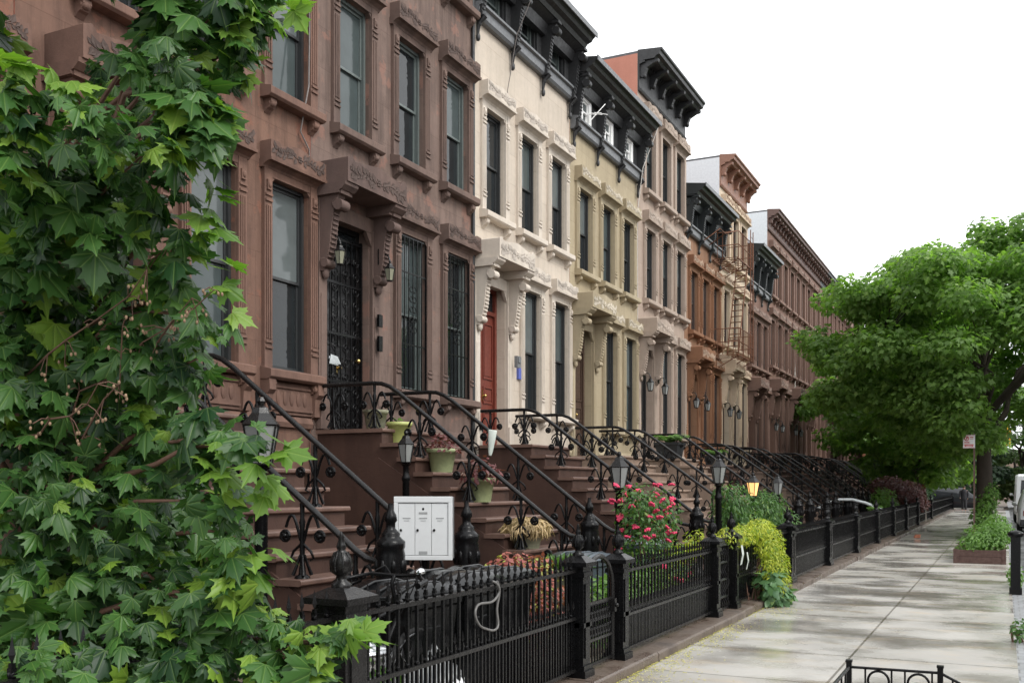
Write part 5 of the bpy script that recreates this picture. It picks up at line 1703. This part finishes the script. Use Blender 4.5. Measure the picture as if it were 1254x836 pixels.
# ------------------------------------------------------------------ pale arched rail
o = empty('arched_handrail', (-5.2, 34.3, 0)); tag(o, 'pale curved metal rail arching over the black fence in front of the far stoops', 'handrail')
m = MB()
pts = [(-.35, 0, .95), (0, 0, 1.15), (.35, 0, 1.26), (.75, 0, 1.26), (1.15, 0, 1.16), (1.5, 0, 1.0), (1.85, 0, .86)]
for sy in (-.07, .07):
    m.tube([(p[0], p[1] + sy, p[2]) for p in pts], .045, 8)
m.build('rail_tube', paint('pale_rail_paint', (.62, .66, .67), .3), o)
m = MB()
for q in (1, 3, 5): m.tube([(pts[q][0], 0, 0), (pts[q][0], 0, pts[q][2])], .022, 6)
m.build('support_post', M['iron'], o)

# ------------------------------------------------------------------ rusty fire escape
fe = empty('fire_escape', (XW, 34.9, 0)); tag(fe, 'rusty iron fire escape with two balconies and a ladder between the orange and ivory houses', 'fire escape')
def balcony(z):
    b = MB()
    L = 2.3; D = .95
    for i in range(9): b.box(.03, D, i * L / 8 - .02, i * L / 8 + .02, z - .012, z + .006)
    for x in (.05, D - .02): b.box(x - .02, x + .02, -.05, L + .05, z - .05, z - .014)
    for y in (.1, L / 2, L - .1): b.tube([(0, y, z - .55), (D - .05, y, z - .04)], .018, 5)
    pl = b.build('platform', M['rust'], fe)
    r = MB()
    for zz in (z + .45, z + .92):
        r.tube([(.03, 0, zz), (D, 0, zz), (D, L, zz), (.03, L, zz)], .018, 5)
    for i in range(13): r.tube([(D, i * L / 12, z), (D, i * L / 12, z + .92)], .011, 4)
    for i in range(1, 5): r.tube([(D * i / 5, 0, z), (D * i / 5, 0, z + .92)], .011, 4); r.tube([(D * i / 5, L, z), (D * i / 5, L, z + .92)], .011, 4)
    r.build('railing', M['rust'], pl)
balcony(6.35); balcony(9.75)
l = MB()
for x in (.45, .85): l.tube([(x, .35, 6.36), (x, 1.75, 9.75)], .022, 5)
for i in range(15):
    t = (i + .5) / 15; l.box(.45, .85, .35 + 1.4 * t - .05, .35 + 1.4 * t + .05, 6.36 + 3.39 * t - .01, 6.36 + 3.39 * t + .01)
l.build('stair', M['rust'], fe)
l = MB()
for y in (1.75, 2.15): l.tube([(.97, y, 6.3), (.97, y, 11.1)], .018, 5)
for i in range(16): l.tube([(.97, 1.75, 6.5 + i * .29), (.97, 2.15, 6.5 + i * .29)], .011, 4)
l.build('ladder', M['rust'], fe)
l = MB(); l.tube([(.05, -1.6, 10.0), (.7, -1.6, 10.4), (.7, -.9, 10.4), (.05, -.9, 10.0)], .02, 5); l.tube([(.7, -.9, 10.4), (.95, .0, 10.67)], .016, 5); l.build('hoist_arm', M['rust'], fe)

# ------------------------------------------------------------------ cables and pipes on the fronts
def cable(pts, label, r=.012, mat='cable', name='wall_cable', cat='cable'):
    m = MB(); m.tube(pts, r, 6); o = m.build(name, M[mat]); tag(o, label, cat); return o
cable([(XW + .03, 11.92, 9.9), (XW + .04, 11.95, 8.6), (XW + .10, 11.85, 7.6), (XW + .05, 11.72, 6.9), (XW + .03, 11.95, 6.7), (XW + .04, 12.0, 5.4)], 'thin loose cable dangling between the red and plum houses')
cable([(XW + .05, 17.02, 11.5), (XW + .05, 17.03, 7.0), (XW + .06, 17.02, 2.7)], 'dark downpipe where the plum house meets the cream house', .035, 'wood_black', 'downpipe', 'pipe')
cable([(XW + .98, 18.4, 12.3), (XW + .3, 18.45, 11.0), (XW + .06, 18.5, 9.9), (XW + .05, 18.5, 7.8), (XW + .05, 18.52, 7.0)], 'thin cable hanging straight down the upper front of the cream house', .008)
cable([(XW + .6, 27.0, 11.9), (XW + .25, 26.6, 10.6), (XW + .05, 26.7, 9.4), (XW + .05, 26.75, 4.0)], 'pale wire sagging down the seam of the olive tan and pinkish houses', .011, 'cable_white')
cable([(XW + .04, 50.2, 9.6), (XW + .06, 50.25, 7.6), (XW + .12, 50.0, 6.6), (XW + .05, 49.5, 6.1)], 'pale looped wire on the far brown terrace', .022, 'cable_white')
# small roof aerial under the olive tan attic
a = MB()
a.tube([(XW + .15, 22.6, 10.75), (XW + .5, 22.75, 10.8)], .012, 5)
for q in (0, .5, 1):
    a.tube([(XW + .2 + .25 * q, 22.3 + .1 * q, 10.7), (XW + .2 + .25 * q, 23.2 + .1 * q, 10.95)], .009, 4)
a.tube([(XW + .3, 22.5, 10.55), (XW + .5, 23.0, 11.1)], .012, 5)
o = a.build('wall_aerial', M['frame_white']); tag(o, 'small white aerial fixed beside the first white attic window', 'aerial')

# ------------------------------------------------------------------ pavement: planters, tree guards, sign
def planter(x0, x1, y0, y1, h, label):
    o = empty('street_planter', ((x0 + x1) / 2, y0, 0)); tag(o, label, 'planter', 'wooden street planters')
    hw = (x1 - x0) / 2; L = y1 - y0
    b = MB()
    for r_ in range(2):
        a, c = r_ * h / 2 + .004, (r_ + 1) * h / 2
        b.box(-hw, hw, 0, .045, a, c); b.box(-hw, hw, L - .045, L, a, c)
        b.box(-hw, -hw + .045, .048, L - .048, a, c); b.box(hw - .045, hw, .048, L - .048, a, c)
    for sx in (-1, 1):
        for yy in (-.012, L - .02): b.box(sx * (hw - .04) - .04, sx * (hw - .04) + .04, yy, yy + .03, 0, h + .02)
    b.build('boards', M['wood_box'], o, .004)
    s = MB(); s.add([(-hw + .03, .03, h - .06), (hw - .03, .03, h - .06), (hw - .03, L - .03, h - .06), (-hw + .03, L - .03, h - .06)], [(0, 1, 2, 3)]); s.build('soil_fill', bpy.data.materials['yard_soil'], o)
    return o
planter(-1.0, .05, 24.1, 26.6, .30, 'low red brown plank planter full of green shrub on the pavement edge')
planter(-.95, .02, 35.3, 39.4, .34, 'second plank planter, around the foot of the broad street tree')
shrub('planter_shrub', (-.42, 25.3, .28), ell(((.08, 0, .30), (.52, 1.0, .28)), ((.05, -.7, .18), (.5, .6, .24)), ((.25, .5, .5), (.34, .7, .3)), ((.34, -.5, .36), (.34, .5, .28)), ((-.25, -.9, .1), (.3, .35, .25))), 4200, .075, M['leaf_bright'], 'loose green shrub overflowing the low red brown planter', seed=41, group='shrubs on the pavement edge')
shrub('planter_shrub', (-.55, 35.9, .3), ell(((0, 0, .6), (.35, .5, .6)), ((.2, .2, 1.1), (.25, .4, .45)), ((-.15, -.2, .4), (.35, .4, .35))), 1500, .10, M['leaf_bright'], 'upright light green shrub at the foot of the parking sign', seed=42, group='shrubs on the pavement edge')
shrub('kerb_weed', (.16, 18.6, 0), ell(((0, 0, .22), (.13, .26, .2)), ((.04, .35, .14), (.1, .25, .12))), 260, .07, M['leaf_bright'], 'weed tuft at the kerb by the dark iron post', 'plant', seed=43, stems=4, group='weeds along the kerb')
shrub('kerb_weed', (.13, 12.2, 0), ell(((0.02, 0, .13), (.09, .22, .12)),), 130, .055, M['leaf_mid'], 'small weed tuft at the kerb, closest to the low ringed guard', 'plant', seed=44, stems=3, group='weeds along the kerb')

# low ringed guard at the bottom of the photo
tg = empty('tree_guard', (-.96, 7.22, 0)); tag(tg, 'low black iron tree guard with a row of rings at the bottom of the photo', 'tree guard')
L = .58; zt = .45
b = MB()
b.tube([(0, 0, zt), (L, 0.03, zt)], .010, 6); b.tube([(0, 0, zt - .17), (L, .03, zt - .17)], .008, 6); b.tube([(0, 0, .06), (L, .03, .06)], .008, 6)
for k in range(2):
    cx = .19 + k * .255
    b.ring((cx, .015, zt - .085), .068, .009, 'y', 20, 6)
    for s in (-.085, .085): b.box(cx + s - .006, cx + s + .006, .009, .021, .06, zt)
b.build('ringed_panel', M['iron'], tg)
b = MB(); b.tube([(L, .03, zt), (L + .20, .03, zt - .10), (L + .42, .03, zt - .16)], .010, 6); b.tube([(L, .03, .06), (L + .42, .03, .06)], .008, 6)
for k in range(4): b.box(L + .07 + k * .10, L + .082 + k * .10, .024, .036, .06, zt - .035 - k * .035)
b.build('sloping_panel', M['iron'], tg)
b = MB()
b.tube([(0, 0, zt), (0, -1.6, zt)], .013, 6); b.tube([(0, 0, .06), (0, -1.6, .06)], .008, 6); b.tube([(0, 0, zt - .17), (0, -1.6, zt - .17)], .008, 6)
for k in range(1, 9): b.box(-.006, .006, -k * .18 - .006, -k * .18 + .006, .06, zt)
b.build('side_panel', M['iron'], tg)
for (px_, py_) in ((0, 0), (L, .03), (0, -1.6)):
    b = MB(); b.box(-.018, .018, -.018, .018, 0, zt + .035); b.box(-.022, .022, -.022, .022, zt + .035, zt + .05); b.build('post', M['iron'], tg, 0, (px_, py_, 0))
pit = MB(); pit.box(-.95, .09, 4.2, 7.2, -.1, .004); structure(pit.build('tree_pit_soil', bpy.data.materials['yard_soil']))

# tall dark guard at the right edge
tg = empty('tree_guard', (.17, 17.6, 0)); tag(tg, 'tall dark iron guard post at the right edge of the pavement', 'tree guard')
b = MB(); b.box(-.07, .07, -.07, .07, 0, .90); b.box(-.09, .09, -.09, .09, 0, .1); b.lathe([(.095, .90), (.115, .92), (.115, .96), (.08, .99), (.01, 1.01)], (0, 0, 0), 14); b.build('post', M['iron'], tg)
b = MB()
for z in (.15, .8): b.tube([(0, .05, z), (0, 2.2, z)], .015, 6)
for k in range(14): b.box(-.008, .008, .15 + k * .15, .166 + k * .15, .15, .85)
b.build('side_panel', M['iron'], tg)

# parking sign
sg = empty('parking_sign', (-.83, 34.6, 0)); tag(sg, 'white parking sign with red marks on a thin brown pole', 'sign')
b = MB(); b.box(-.025, .025, -.02, .02, 0, 3.36); b.build('pole', M['wood_dark_brown'], sg)
b = MB(); b.box(-.40, .03, -.032, -.024, 3.02, 3.52)
pl_ = b.build('plate', M['sign_white'], sg, 0); pl_.scale = (.8, 1, .85); pl_.location = (0, 0, .33)
b = MB()
yf = -.0355
b.box(-.385, .015, yf, -.0325, 3.49, 3.505); b.box(-.385, .015, yf, -.0325, 3.035, 3.05)
b.box(-.36, -.02, yf, -.0325, 3.13, 3.165)
b.ring((-.27, yf, 3.38), .075, .014, 'y', 18, 5); b.box(-.29, -.275, yf, -.0325, 3.33, 3.43); b.ring((-.26, yf, 3.405), .022, .008, 'y', 10, 4)
b.tube([(-.32, yf - .004, 3.33), (-.22, yf - .004, 3.43)], .010, 5)
b.box(-.15, -.03, yf, -.0325, 3.41, 3.44); b.box(-.15, -.03, yf, -.0325, 3.36, 3.375); b.box(-.36, -.17, yf, -.0325, 3.24, 3.265); b.box(-.36, -.17, yf, -.0325, 3.20, 3.215)
b.prism_y([(-.36, 3.1), (-.30, 3.07), (-.30, 3.09), (-.08, 3.09), (-.08, 3.07), (-.02, 3.1), (-.08, 3.128), (-.08, 3.112), (-.30, 3.112), (-.30, 3.128)], yf, -.0325)
rm_ = b.build('red_marks', M['sign_red'], sg); rm_.scale = (.8, 1, .85); rm_.location = (0, 0, .33)

# brick lump left on the pavement
b = MB(); b.box(-.1, .1, -.05, .05, 0, .065); b.box(-.06, .12, -.02, .06, .066, .115)
o = b.build('loose_brick', M['brick_far'], None, .015, (-2.55, 35.2, .002)); o.rotation_euler.z = .5; tag(o, 'loose broken red brick lying on the pavement near the fence', 'brick')

# ------------------------------------------------------------------ traffic light
tl = empty('traffic_light', (4.6, 79.5, -.15)); tag(tl, 'yellow traffic light hanging over the crossing from a grey mast arm', 'traffic light')
b = MB(); b.tube([(0, 0, 0), (0, 0, 6.0)], [.11, .075], 8); b.tube([(0, 0, 5.9), (-2.2, 0, 6.15), (-4.5, 0, 6.2)], [.06, .05, .04], 7); b.build('mast', M['wood_grey'], tl)
b = MB(); b.box(-.19, .19, -.14, .14, 0, 1.06)
b.tube([(0, 0, 1.06), (0, 0, 1.45)], .03, 6)
for k in range(3):
    z = .18 + k * .35
    for i in range(7):
        a = math.pi * i / 6
        b.box(.13 * math.cos(a) - .03, .13 * math.cos(a) + .03, -.33, -.141, z + .13 * math.sin(a) - .012, z + .13 * math.sin(a) + .012)
hd = b.build('signal_head', M['yellow'], tl, .01, (-4.35, 0, 4.75))
for k in range(3):
    b = MB(); b.lathe([(.115, 0), (.11, .015), (.06, .03), (.01, .034)], (0, 0, 0), 14)
    lo = b.build('lens', [M['frame_brown'], M['frame_black'], M['red_lamp']][k], hd, 0, (0, -.142, .18 + k * .35)); lo.rotation_euler = (R(90), 0, 0)

# ------------------------------------------------------------------ parked vehicles
def vehicle(loc, rz, label, paintm, kind='suv'):
    """body lofted from cross sections along its length; nose towards +y"""
    o = empty('parked_car', loc, rz); tag(o, label, 'car' if kind != 'van' else 'van', 'cars parked along the kerb')
    if kind == 'van':
        L, Wd, prof = 5.4, 1.0, [(0, .45, 2.35, .90), (.15, .35, 2.45, .96), (3.6, .32, 2.45, .97), (4.1, .32, 2.35, .95), (4.75, .32, 1.45, .92), (5.25, .35, 1.2, .88), (5.4, .45, .95, .80)]
        belt = 1.35
    elif kind == 'suv':
        L, Wd, prof = 4.7, .93, [(0, .48, 1.02, .82), (.08, .35, 1.18, .90), (.5, .30, 1.70, .92), (1.0, .28, 1.76, .93), (2.6, .28, 1.74, .93), (3.35, .28, 1.12, .92), (4.3, .30, .98, .90), (4.62, .36, .82, .84), (4.7, .46, .70, .74)]
        belt = 1.08
    else:
        L, Wd, prof = 4.5, .89, [(0, .45, .88, .78), (.1, .33, .98, .86), (.65, .28, 1.02, .88), (1.25, .26, 1.42, .88), (2.45, .26, 1.42, .88), (3.2, .26, .98, .88), (4.2, .28, .84, .85), (4.42, .34, .72, .80), (4.5, .44, .62, .72)]
        belt = .95
    rings = []
    for (y, z0, z1, hw) in prof:
        top = z1 > belt + .1
        bz = min(belt, z1 - .03)
        tw = hw * (.78 if top and kind != 'van' else .93)
        rings.append([(-hw * .9, y, z0), (-hw, y, z0 + .14), (-hw, y, bz * .8), (-hw * .985, y, bz), (-tw, y, z1 - .05), (-tw * .86, y, z1), (tw * .86, y, z1), (tw, y, z1 - .05), (hw * .985, y, bz), (hw, y, bz * .8), (hw, y, z0 + .14), (hw * .9, y, z0)])
    m = MB(); n = 12
    vs = [p for r_ in rings for p in r_]
    m.add(vs, [(i * n + k, i * n + (k + 1) % n, (i + 1) * n + (k + 1) % n, (i + 1) * n + k) for i in range(len(rings) - 1) for k in range(n)], 0, True)
    m.add(rings[0], [tuple(range(n))]); m.add(rings[-1], [tuple(range(n))[::-1]])
    bd = m.build('body', paintm, o)
    wb = (.85, L - .95)
    for s in (-1, 1):     # side glass, set just proud of the body and following its lean
        g = MB()
        cand = [r_ for r_ in rings if r_[6][2] > belt + .25]
        a, c = cand[0], cand[-1]
        ya, yc_ = a[0][1] + .12, c[0][1] + (.35 if kind != 'van' else .1)
        idx4 = (3, 4) if s < 0 else (8, 7)
        def pt(r_, t, y):
            p, q = r_[idx4[0]], r_[idx4[1]]
            return (p[0] + (q[0] - p[0]) * t + s * .006, y, p[2] + (q[2] - p[2]) * t)
        y1 = ya if kind != 'van' else c[0][1] - .9
        mid = (y1 + yc_ - .3) / 2
        for (u0, u1, v0, v1) in ((y1 - .1, mid - .04, y1, mid - .04), (mid + .04, yc_, mid + .04, yc_ - .38)):
            g.add([pt(a, .08, u0), pt(a, .08, u1), pt(a, .86, v1), pt(a, .86, v0)], [(0, 1, 2, 3)])
        g.build('side_window', M['glass'], o)
        lt = MB(); r0 = rings[0]; lt.box(s * .62 - .11, s * .62 + .11, -.012, .03, .72 if kind != 'van' else .9, .92 if kind != 'van' else 1.3); lt.build('tail_light', M['red_lamp'], o, .008)
        hl = MB(); hl.box(s * .56 - .13, s * .56 + .13, L - .10, L + .004, .62, .76); hl.build('headlight', M['lamp_glass'], o, .01)
        mi = MB(); mi.ball((s * (Wd + .09), L * .62, belt + .06), (.09, .06, .075), 0, 8, 5); mi.tube([(s * (Wd - .02), L * .62, belt), (s * (Wd + .06), L * .62, belt + .04)], .02, 5); mi.build('mirror', paintm, o)
        for yw in wb:
            t_ = MB(); t_.ring((0, 0, 0), .25, .085, 'x', 20, 8); tyre = t_.build('wheel', M['rubber'], o, 0, (s * (Wd - .10), yw, .335))
            rm = MB(); rm.ring((s * .05, 0, 0), .17, .02, 'x', 16, 5)
            for k in range(5):
                an = k * 1.2566; rm.tube([(s * .06, 0, 0), (s * .05, .16 * math.cos(an), .16 * math.sin(an))], .022, 5)
            rm.lathe([(.20, -.005), (.20, .005)], (0, 0, 0), 16) if False else None
            rm.build('rim', M['chrome'], tyre)
    r1, r2 = [r_ for r_ in rings if r_[6][2] > belt + .25][0], rings[0 if kind == 'van' else 1]
    g = MB(); ta = .80
    A, B = r2, r1
    def rear(t, s):
        p = (B[6][0] * .92 * s, B[6][1] + (A[6][1] - B[6][1]) * t - .012, B[6][2] + (A[6][2] - B[6][2]) * t + .004)
        return p
    if kind == 'van':
        g.add([(-.7, -.006, 1.5), (.7, -.006, 1.5), (.66, -.002, 2.15), (-.66, -.002, 2.15)], [(0, 1, 2, 3)])
    else:
        g.add([rear(.12, -1), rear(.12, 1), rear(.9, 1), rear(.9, -1)], [(0, 1, 2, 3)])
    g.build('rear_window', M['glass'], o)
    hi = [i for i, r_ in enumerate(rings) if r_[6][2] > belt + .25][-1]
    A, B = rings[hi], rings[hi + 1]
    g = MB(); g.add([(s * A[6][0] * (1.0 - .02), A[6][1] + (B[6][1] - A[6][1]) * t + .01, A[6][2] + (B[6][2] - A[6][2]) * t + .012) for s, t in ((-1, .08), (1, .08), (1.12, .92), (-1.12, .92))], [(0, 1, 2, 3)])
    g.build('windscreen', M['glass'], o)
    b_ = MB(); b_.box(-Wd + .1, Wd - .1, -.05, .06, .36, .58); b_.box(-Wd + .1, Wd - .1, L - .06, L + .05, .32, .52); b_.build('bumper', M['car_dark'] if kind != 'sedan' else paintm, o, .02)
    return o
vehicle((1.40, 42.5, -.15), 0, 'white estate car parked at the kerb, cut off by the right edge of the photo', M['car_white'], 'suv')
vehicle((1.45, 55.5, -.15), 0, 'white topped van with red tail lamps, parked beyond the white car', M['car_white'], 'van')
vehicle((1.42, 49.2, -.15), 0, 'blue grey saloon parked between the white car and the van', M['car_blue'], 'sedan')
vehicle((-5.2, 80.2, -.15), R(-90), 'dark car standing on the cross street behind the person', M['car_dark'], 'suv')

# ------------------------------------------------------------------ person
def person(loc, rz, label):
    me = bpy.data.meshes.new('person')
    J = [(0, 0, .95), (0, -.01, 1.15), (0, 0, 1.38), (0, 0, 1.48), (0, .015, 1.56), (0, .02, 1.66),
         (-.10, 0, .88), (-.11, .10, .50), (-.11, .02, .09), (-.11, .16, .04), (.10, 0, .88), (.11, -.10, .50), (.11, -.24, .12), (.11, -.12, .05),
         (-.18, 0, 1.38), (-.24, -.05, 1.11), (-.23, .06, .88), (-.23, .09, .80), (.18, 0, 1.38), (.24, .03, 1.11), (.22, .16, .92), (.21, .20, .85)]
    Ed = [(0, 1), (1, 2), (2, 3), (3, 4), (4, 5), (0, 6), (6, 7), (7, 8), (8, 9), (0, 10), (10, 11), (11, 12), (12, 13), (2, 14), (14, 15), (15, 16), (16, 17), (2, 18), (18, 19), (19, 20), (20, 21)]
    Rd = [.15, .135, .13, .06, .095, .085, .10, .07, .045, .04, .10, .07, .045, .04, .075, .052, .038, .034, .075, .052, .038, .034]
    me.from_pydata(J, Ed, [])
    o = bpy.data.objects.new('person', me); col.objects.link(o)
    sk = o.modifiers.new('skin', 'SKIN'); sb = o.modifiers.new('sub', 'SUBSURF'); sb.levels = 1; sb.render_levels = 2
    for v, r_ in zip(me.skin_vertices[0].data, Rd):
        v.radius = (r_, r_ * .85)
    me.skin_vertices[0].data[0].use_root = True
    me.materials.append(M['skin'])
    o.location = loc; o.rotation_euler.z = rz
    tag(o, label, 'person')
    c = MB()     # coat and trousers, closed shells a little outside the body
    c.lathe([(.20, .78), (.205, .95), (.185, 1.12), (.205, 1.3), (.19, 1.42), (.085, 1.50)], (0, 0, 0), 14, 0, True, 0, .74)
    c.tube([(-.19, 0, 1.41), (-.25, -.05, 1.11), (-.24, .07, .86)], [.085, .068, .055], 8); c.tube([(.19, 0, 1.41), (.25, .03, 1.11), (.23, .17, .90)], [.085, .068, .055], 8)
    c.tube([(-.10, 0, .90), (-.11, .10, .50), (-.11, .02, .08)], [.115, .085, .07], 8); c.tube([(.10, 0, .90), (.11, -.10, .50), (.11, -.24, .10)], [.115, .085, .07], 8)
    c.build('dark_clothes', M['cloth'], o)
    h = MB(); h.ball((0, -.005, 1.67), (.098, .115, .095), 0, 10, 7); h.build('hair', M['hair'], o)
    f = MB()
    for s in (-1, 1): f.ball((s * .032, .098, 1.63), .012, 0, 6, 4)
    f.build('eyes', M['hair'], o)
    return o
person((-2.42, 74.5, 0), R(175), 'person in dark clothes walking towards the camera at the far end of the pavement')

# ------------------------------------------------------------------ corner building beyond the crossing
cb = empty('corner_building', (-9, 92, 0)); tag(cb, 'orange brick building with white window trim beyond the crossing', 'building')
m = MB(); m.box(-26, 4.5, 0, 16, 0, 8.4); m.build('wall', M['brick_far'], cb)
m = MB(); m.prism_x([(-.4, 8.4), (-.45, 8.9), (-.1, 9.0), (16, 9.0), (16, 8.4)], -26, 4.9); m.build('cornice', M['frame_white'], cb)
wf = None
for r_ in range(2):
    for k in range(9):
        m = MB()
        loc = (-24 + k * 3.3, 0, 1.2 + r_ * 3.6)
        if wf is None:
            m.box(-.62, .62, -.06, .0, -.02, 1.9); m.box(-.8, .8, -.16, -.0, -.16, -.021); m.box(-.75, .75, -.1, .0, 1.901, 2.15)
            wf = m.build('window', M['frame_white'], cb, 0, loc)
            g = MB(); g.box(-.5, .5, -.08, -.061, .1, .93); g.box(-.5, .5, -.08, -.061, .99, 1.8); g.build('pane', M['glass'], wf)
        else:
            inst(wf, cb, loc)
fb = empty('end_building', (-12, 150, 0)); tag(fb, 'pale low building closing the street far beyond the trees', 'building')
m = MB(); m.box(0, 34, 0, 12, -.15, 6.2); m.build('wall', M['stone_pink'], fb)
m = MB(); m.box(-.2, 34.2, -.25, 12, 6.2, 6.6); m.build('cornice', M['wood_grey'], fb)
for k in range(11):
    m = MB(); m.box(1.2 + k * 3, 2.3 + k * 3, -.05, -.002, 2.4, 4.4); m.build('window', M['glass'], fb)
# row across the street, out of the picture but facing the houses: shades and mirrors in their glass
def opposite(y0, y1, h, mat, label):
    o = empty('opposite_building', (16.5, y0, 0)); tag(o, label, 'building', 'buildings across the street')
    ops = []
    L = y1 - y0
    n = int(L / 1.7)
    for k in range(n):
        for z in (3.2, 6.9, 10.2):
            if z + 2.2 < h: ops.append((.45 + k * L / n, 1.3 + k * L / n, z, z + 2.2))
    w_ = wall_mesh(L, h, ops, 10)
    w_.v = [(-x, y, z) for x, y, z in w_.v]
    w_.f = [f[::-1] for f in w_.f]
    w_.build('wall', [M[mat], M['brick_side']], o)
    g = MB()
    for a, b2, z0, z1 in ops: g.box(.21, .25, a, b2, z0, z1)
    g.build('panes', M['glass'], o)
    r_ = MB(); r_.box(-.5, 10, 0, L, h - .04, h + .3); r_.build('cornice', M['wood_dark_brown'], o)
opposite(-12, 14, 7.4, 'stone_brown', 'brown row across the street from the red and plum houses, outside the photo')
opposite(14, 44, 7.2, 'stone_plum', 'plum row across the street from the painted houses, outside the photo')
opposite(44, 77, 7.6, 'stone_brown', 'brown row across the street from the far terrace, outside the photo')

# ------------------------------------------------------------------ sky, sun, camera
wd = bpy.data.worlds.new('World'); sc.world = wd; wd.use_nodes = True
nt = wd.node_tree
bg = nt.nodes['Background']
sky = N(nt, 'ShaderNodeTexSky', sky_type='NISHITA')
ELEV, AZ = 46, 104     # sun high over the street, behind cloud
sky.sun_disc = False; sky.sun_elevation = R(ELEV); sky.sun_rotation = R(AZ)
sky.air_density = 1.0; sky.dust_density = 6.0; sky.ozone_density = 1.0
hs_ = N(nt, 'ShaderNodeHueSaturation'); hs_.inputs['Saturation'].default_value = .10
nt.links.new(sky.outputs[0], hs_.inputs['Color'])
# an even cloud sheet: the clear sky's own gradient is mostly evened out
mx = N(nt, 'ShaderNodeMix', data_type='RGBA'); mx.inputs['Factor'].default_value = .72
nt.links.new(hs_.outputs[0], mx.inputs['A']); mx.inputs['B'].default_value = (9.6, 9.8, 10.0, 1)
nt.links.new(mx.outputs['Result'], bg.inputs['Color'])
bg.inputs['Strength'].default_value = .15
sl = bpy.data.lights.new('sun', 'SUN'); sl.energy = 1.1; sl.angle = R(16); sl.color = (1, .97, .92)
so_ = bpy.data.objects.new('sun', sl); col.objects.link(so_)
# Nishita: rotation 0 puts the sun at +y, turning clockwise
sd_ = Vector((math.sin(R(AZ)) * math.cos(R(ELEV)), math.cos(R(AZ)) * math.cos(R(ELEV)), math.sin(R(ELEV))))
so_.rotation_euler = sd_.to_track_quat('Z', 'Y').to_euler()

cam = bpy.data.cameras.new('camera'); co_ = bpy.data.objects.new('camera', cam); col.objects.link(co_)
co_.location = (0, 0, EYE); co_.rotation_euler = (R(90), 0, YAW)
cam.sensor_width = 36; cam.lens = 36 * FPX / 1254; cam.shift_y = (595 - 418) / 1254
cam.clip_start = .05; cam.clip_end = 2000
sc.camera = co_
sc.view_settings.view_transform = 'Standard'; sc.view_settings.look = 'None'; sc.view_settings.gamma = 1
sc.view_settings.exposure = .68
sc.cycles.max_bounces = 6; sc.cycles.transparent_max_bounces = 4
sc.cycles.use_denoising = True
